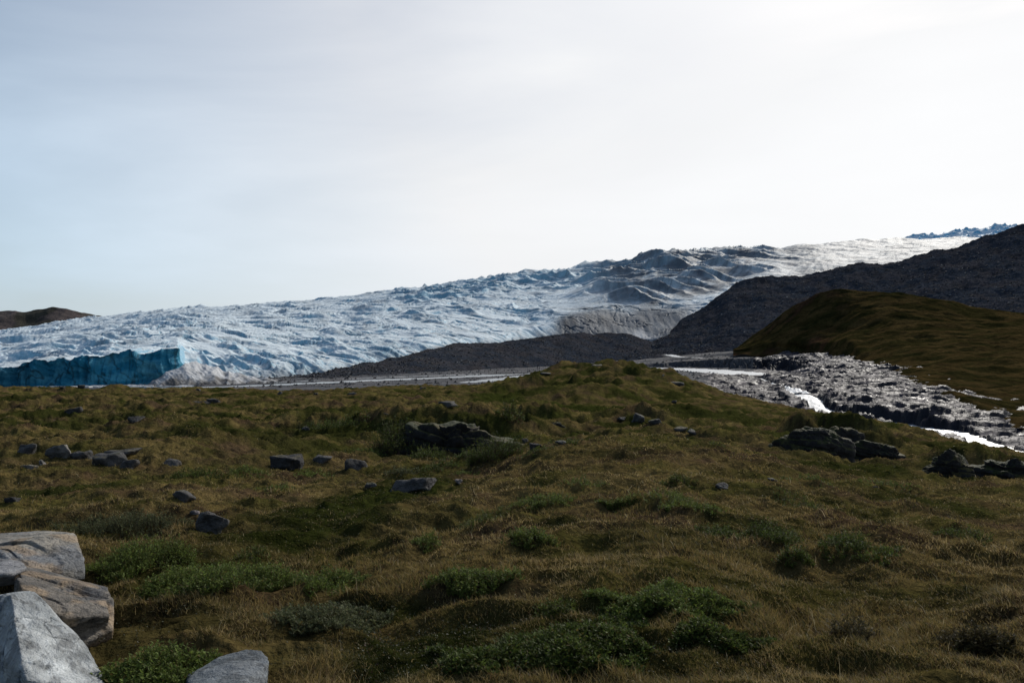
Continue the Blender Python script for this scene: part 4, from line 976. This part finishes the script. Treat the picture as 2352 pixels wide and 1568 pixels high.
S = [
 (400, 1385, 330, 120, 'large grey-green willow clump right of the brown slab', 0, .24, 1.5),
 (250, 1340, 220, 110, 'tall willow clump spilling over the tan flat rock', 0, .24, 1.3),
 (240, 1235, 300, 60, 'dusky willow mat above and right of the tan flat rock', 2, .25, 1.3),
 (30, 1335, 90, 50, 'leafy sprigs poking up between the corner rocks at the left edge', 0, .26, 1.2),
 (330, 1600, 270, 90, 'bright leafy sprigs at the foot of the pale wedge rock', 0, .16, 1.4),
 (730, 1372, 190, 55, 'low willow patch in brown grass, right of the large clump', 0, None, 1.2),
 (720, 1470, 280, 90, 'grey-leaved willow mat near the bottom, left of centre', 2, None, 1.2),
 (1350, 1575, 400, 160, 'dense dark glossy willow at the bottom centre', 3, .12, 1.7),
 (1090, 1560, 260, 90, 'dark low willow left of the dense glossy one', 3, .09, 1.2),
 (1540, 1425, 390, 110, 'wide bright green willow mat right of centre', 0, .10, 1.5),
 (1660, 1500, 240, 75, 'deep green willow mat below the wide bright one', 3, .10, 1.4),
 (1075, 1375, 200, 60, 'thin willow patch in the middle of the brown grass', 0, None, 1.),
 (1215, 1262, 120, 38, 'small willow tuft right of the heath mound', 0, None, 1.),
 (978, 1272, 66, 34, 'small yellowish willow tuft below the heath mound', 0, None, 1.),
 (1110, 1208, 140, 34, 'dark willow strip right of the heath mound', 1, None, 1.),
 (1255, 1175, 150, 42, 'low willow mat on the golden slope, centre', 0, None, 1.),
 (1425, 1178, 90, 32, 'round willow mat on the golden slope, right of centre', 0, None, 1.),
 (1600, 1188, 190, 38, 'long willow strip across the golden slope', 0, None, 1.),
 (1680, 1245, 110, 52, 'dark bushy willow beside the biggest right-hand bush', 3, None, 1.3),
 (1800, 1250, 120, 62, 'largest dark bush on the right-hand slope', 3, .22, 1.5),
 (2010, 1290, 170, 62, 'spreading willow mat far right in the foreground', 3, None, 1.1),
 (1890, 1168, 170, 30, 'flat willow mat at right below the knoll', 1, None, 1.),
 (2085, 1124, 130, 26, 'light green willow under the black square rock face', 0, None, 1.),
 (1910, 1122, 140, 22, 'willow strip in the hollow left of the rock face', 0, None, .9),
 (1360, 1128, 110, 22, 'thin willow strip high on the golden slope', 0, None, 1.),
 (1560, 1118, 100, 24, 'low willow at the top of the golden slope', 1, None, 1.),
 (420, 1096, 130, 34, 'dark green bush right of the slab heap', 3, .26, 1.2),
 (545, 1098, 100, 30, 'bright green bush between slab heap and black boulder', 0, .22, 1.1),
 (690, 1104, 110, 30, 'leafy patch below the black boulder', 0, None, 1.),
 (620, 1130, 90, 20, 'grass-ringed willow below the bright bush', 0, None, 1.),
 (2260, 1250, 120, 40, 'sparse willow near the right edge', 1, None, .8),
 (1840, 1300, 90, 26, 'small dark willow patch below the largest bush', 3, None, .9),
 (1280, 1420, 110, 26, 'thin leafy patch above the dense glossy willow', 1, None, .7),
 (560, 1290, 80, 24, 'small willow tuft at the left foot of the heath', 1, None, .8),
 (2280, 1520, 180, 60, 'reddish-brown low shrub near the bottom right corner', 4, None, .8),
 (1980, 1470, 110, 30, 'short dark sprigs in dry grass at lower right', 4, None, .7),
]
for i, (px, py, wpx, hpx, lab, tn, tall, dn) in enumerate(S): shrub(px, py, wpx, hpx, lab, tn, i * 7 + 1, tall, dn)
S2 = [
 (905, 1042, 115, 85, 'tall dark bush hugging the left end of the wide rock face', 3, .95), (985, 1052, 90, 40, 'dark bush against the middle of the wide rock face', 3, .9),
 (1125, 1064, 120, 75, 'dark bush at the right foot of the wide rock face', 3, .9), (1065, 1058, 60, 34, 'small bush low on the wide rock face', 3, .9),
 (830, 1036, 110, 24, 'spreading green bush in the hollow left of the rock face', 0, .8), (1172, 972, 60, 34, 'round green bush on the top edge of the rock face', 1, .9),
 (740, 984, 110, 36, 'dark bushes on the gully side, left of the rock face', 3, .8), (795, 980, 70, 30, 'rounded dark bush at the right of the gully', 3, .8),
 (1300, 1020, 80, 24, 'green bush below the broken ledge', 1, .8), (1240, 1040, 90, 18, 'low green bush right of the wide rock face', 1, .8),
 (1660, 1030, 60, 16, 'small bush in the hollow behind the golden slope', 1, .8), (1000, 1085, 90, 24, 'dark bush behind the long flat slab', 3, .8), (910, 1100, 80, 26, 'grey bush above the long flat slab', 2, .8), (1060, 1090, 70, 16, 'green mat right of the grey bush', 0, .8),
]
for i, (px, py, wpx, hpx, lab, tn, tf) in enumerate(S2): shrub(px, py, wpx, hpx, lab, tn, 500 + i * 5, hpx * tf * at(px, py)[1] / F, 1.6, group='bushes around the rock outcrops')

# grass: one mass of blades
CLEAR = [(-1.75, 4.05, .5, .6), (-1.65, 4.0, .45, .6), (-2.45, 4.9, .6, .6), (-2.3, 6.3, .8, .5), (-1.5, 3.85, .22, .3), (-2.2, 3.9, .6, .7)]
def grass():
    rr = np.random.default_rng(12); n = 52000
    u = rr.random(n); lo, hi = 2.9, 70.0
    d1 = 1 / lerp(1 / hi, 1 / lo, u); d2 = np.exp(rr.uniform(math.log(lo), math.log(hi), n))
    d = np.where(rr.random(n) < .6, d1, d2); px = rr.uniform(-260, 2620, n)
    X = d * (px - CX) / F; Y = d
    dens = fbm2(X / .9, Y / .9, 3, 401); inb = np.zeros(len(X))
    for cx_, cy_, rx_, ry_ in SHR: inb = np.maximum(inb, ss(1.15, .7, np.hypot((X - cx_) / rx_, (Y - cy_) / max(ry_, .15))))
    for cx_, cy_, rx_, ry_ in CLEAR: inb = np.maximum(inb, 1.2 * ss(1.1, .9, np.hypot((X - cx_) / rx_, (Y - cy_) / ry_)))
    kp = (dens > -.5) & (rr.random(len(X)) > inb * .88); X, Y, d = X[kp], Y[kp], d[kp]; n = len(X)
    per = 13; h, b = veg(X, Y)
    ct = np.repeat(np.arange(n), per); N_ = n * per
    sp = np.maximum(.05, .006 * d)[ct]
    bx = X[ct] + rr.normal(0, 1, N_) * sp; by_ = Y[ct] + rr.normal(0, 1, N_) * sp
    bz = ground_z(bx, by_) - .01
    s = d[ct] / F
    big = ss(-.1, .5, fbm2(X / 1.3, Y / 1.3, 3, 411))[ct]
    Ln = rr.uniform(.022, .062, N_) * (1 + .9 * big) * (1 - .5 * h[ct]); tall_ = rr.random(N_) < .005; Ln = np.where(tall_, Ln * 1.6, Ln); Wd = np.maximum(.0035, 1.35 * s) * rr.uniform(.7, 1.2, N_)
    wind = np.array([-.35, -.1])
    az = rr.uniform(0, 6.28, N_); ln = rr.uniform(.2, 1.1, N_)
    dx = np.cos(az) * ln + wind[0]; dy = np.sin(az) * ln + wind[1]
    dirv = unit(np.stack([dx, dy, np.ones(N_)], 1)); d2v = unit(dirv + np.stack([dx, dy, -np.full(N_, .35)], 1) * .9)
    side = unit(np.stack([-dirv[:, 1] + rr.normal(0, .3, N_) + .0, dirv[:, 0] * .3, np.zeros(N_)], 1) + np.array([.6, 0, 0])) * (Wd / 2)[:, None]
    p0 = np.stack([bx, by_, bz], 1); p1 = p0 + dirv * (Ln * .55)[:, None]; p2 = p1 + d2v * (Ln * .55)[:, None]
    V = np.stack([p0 - side, p0 + side, p1 + side * .8, p1 - side * .8, p2], 1)
    k = (np.arange(N_) * 5)[:, None]
    f = np.concatenate([k + np.array([[0, 1, 2]]), k + np.array([[0, 2, 3]]), k + np.array([[3, 2, 4]])])
    straw = np.array([.48, .36, .17]); gold = np.array([.245, .180, .060]); gr = np.array([.085, .090, .026]); red = np.array([.115, .070, .042])
    r1 = rr.random(N_)[:, None]; t1 = ss(-.3, .4, fbm2(X / 2, Y / 2, 3, 421))[ct][:, None]
    cl = lerp(gold, straw, (r1 > .62) * .9 * t1 + .1); cl = np.where(r1 < .22, lerp(gr, gold, t1 * .4), cl)
    cl = np.where((rr.random(N_)[:, None] < .12 + .15 * b[ct][:, None]), red, cl)
    cl[tall_] = (.46, .38, .22); hm = h[ct][:, None]; cl = lerp(cl, np.array([.034, .042, .011]), hm * .85 * (r1 < .9)) * rr.uniform(.6, 1.2, (N_, 1))
    o = link('grass', raw_mesh('grass', V.reshape(-1, 3), f, 3, np.repeat(cl, 5, 0), False), M['grass'])
    return tag(o, 'dry golden tundra grass covering the foreground slope', 'grass', None, 'stuff')
grass()
def heath():
    rr = np.random.default_rng(22); n = 150000
    d = np.where(rr.random(n) < .6, 1 / rr.uniform(1 / 45, 1 / 2.9, n), np.exp(rr.uniform(math.log(2.9), math.log(45), n)))
    X = d * (rr.uniform(-200, 2560, n) - CX) / F; h, b = veg(X, d)
    k = rr.random(n) < np.clip(h * 1.3 - .15, .02, 1); X, d, h = X[k], d[k], h[k]; n = len(X)
    z = ground_z(X, d) + rr.uniform(0, .06, n) * (1 + .0 * d)
    s = d / F; L_ = np.maximum(.011, 2.0 * s) * rr.uniform(.7, 1.4, n)
    dirv = unit(rr.normal(0, .7, (n, 3)) + np.array([0, 0, .9])); up = unit(np.cross(dirv, rr.normal(0, 1, (n, 3))))
    Q = quad_leaves(np.stack([X, d, z], 1), dirv, up, L_, L_ * .5)
    cl = np.array([.030, .037, .010]) * rr.uniform(.5, 1.6, (n, 1)); rd = rr.random(n) < .08; cl[rd] = (.06, .022, .014)
    V = Q.reshape(-1, 3)
    return tag(link('heath_cover', raw_mesh('heath_cover', V, np.arange(len(V)).reshape(-1, 4), 4, np.repeat(cl, 4, 0), False), M['heath']), 'dark olive crowberry heath between the grass', 'ground cover', None, 'stuff')
heath()
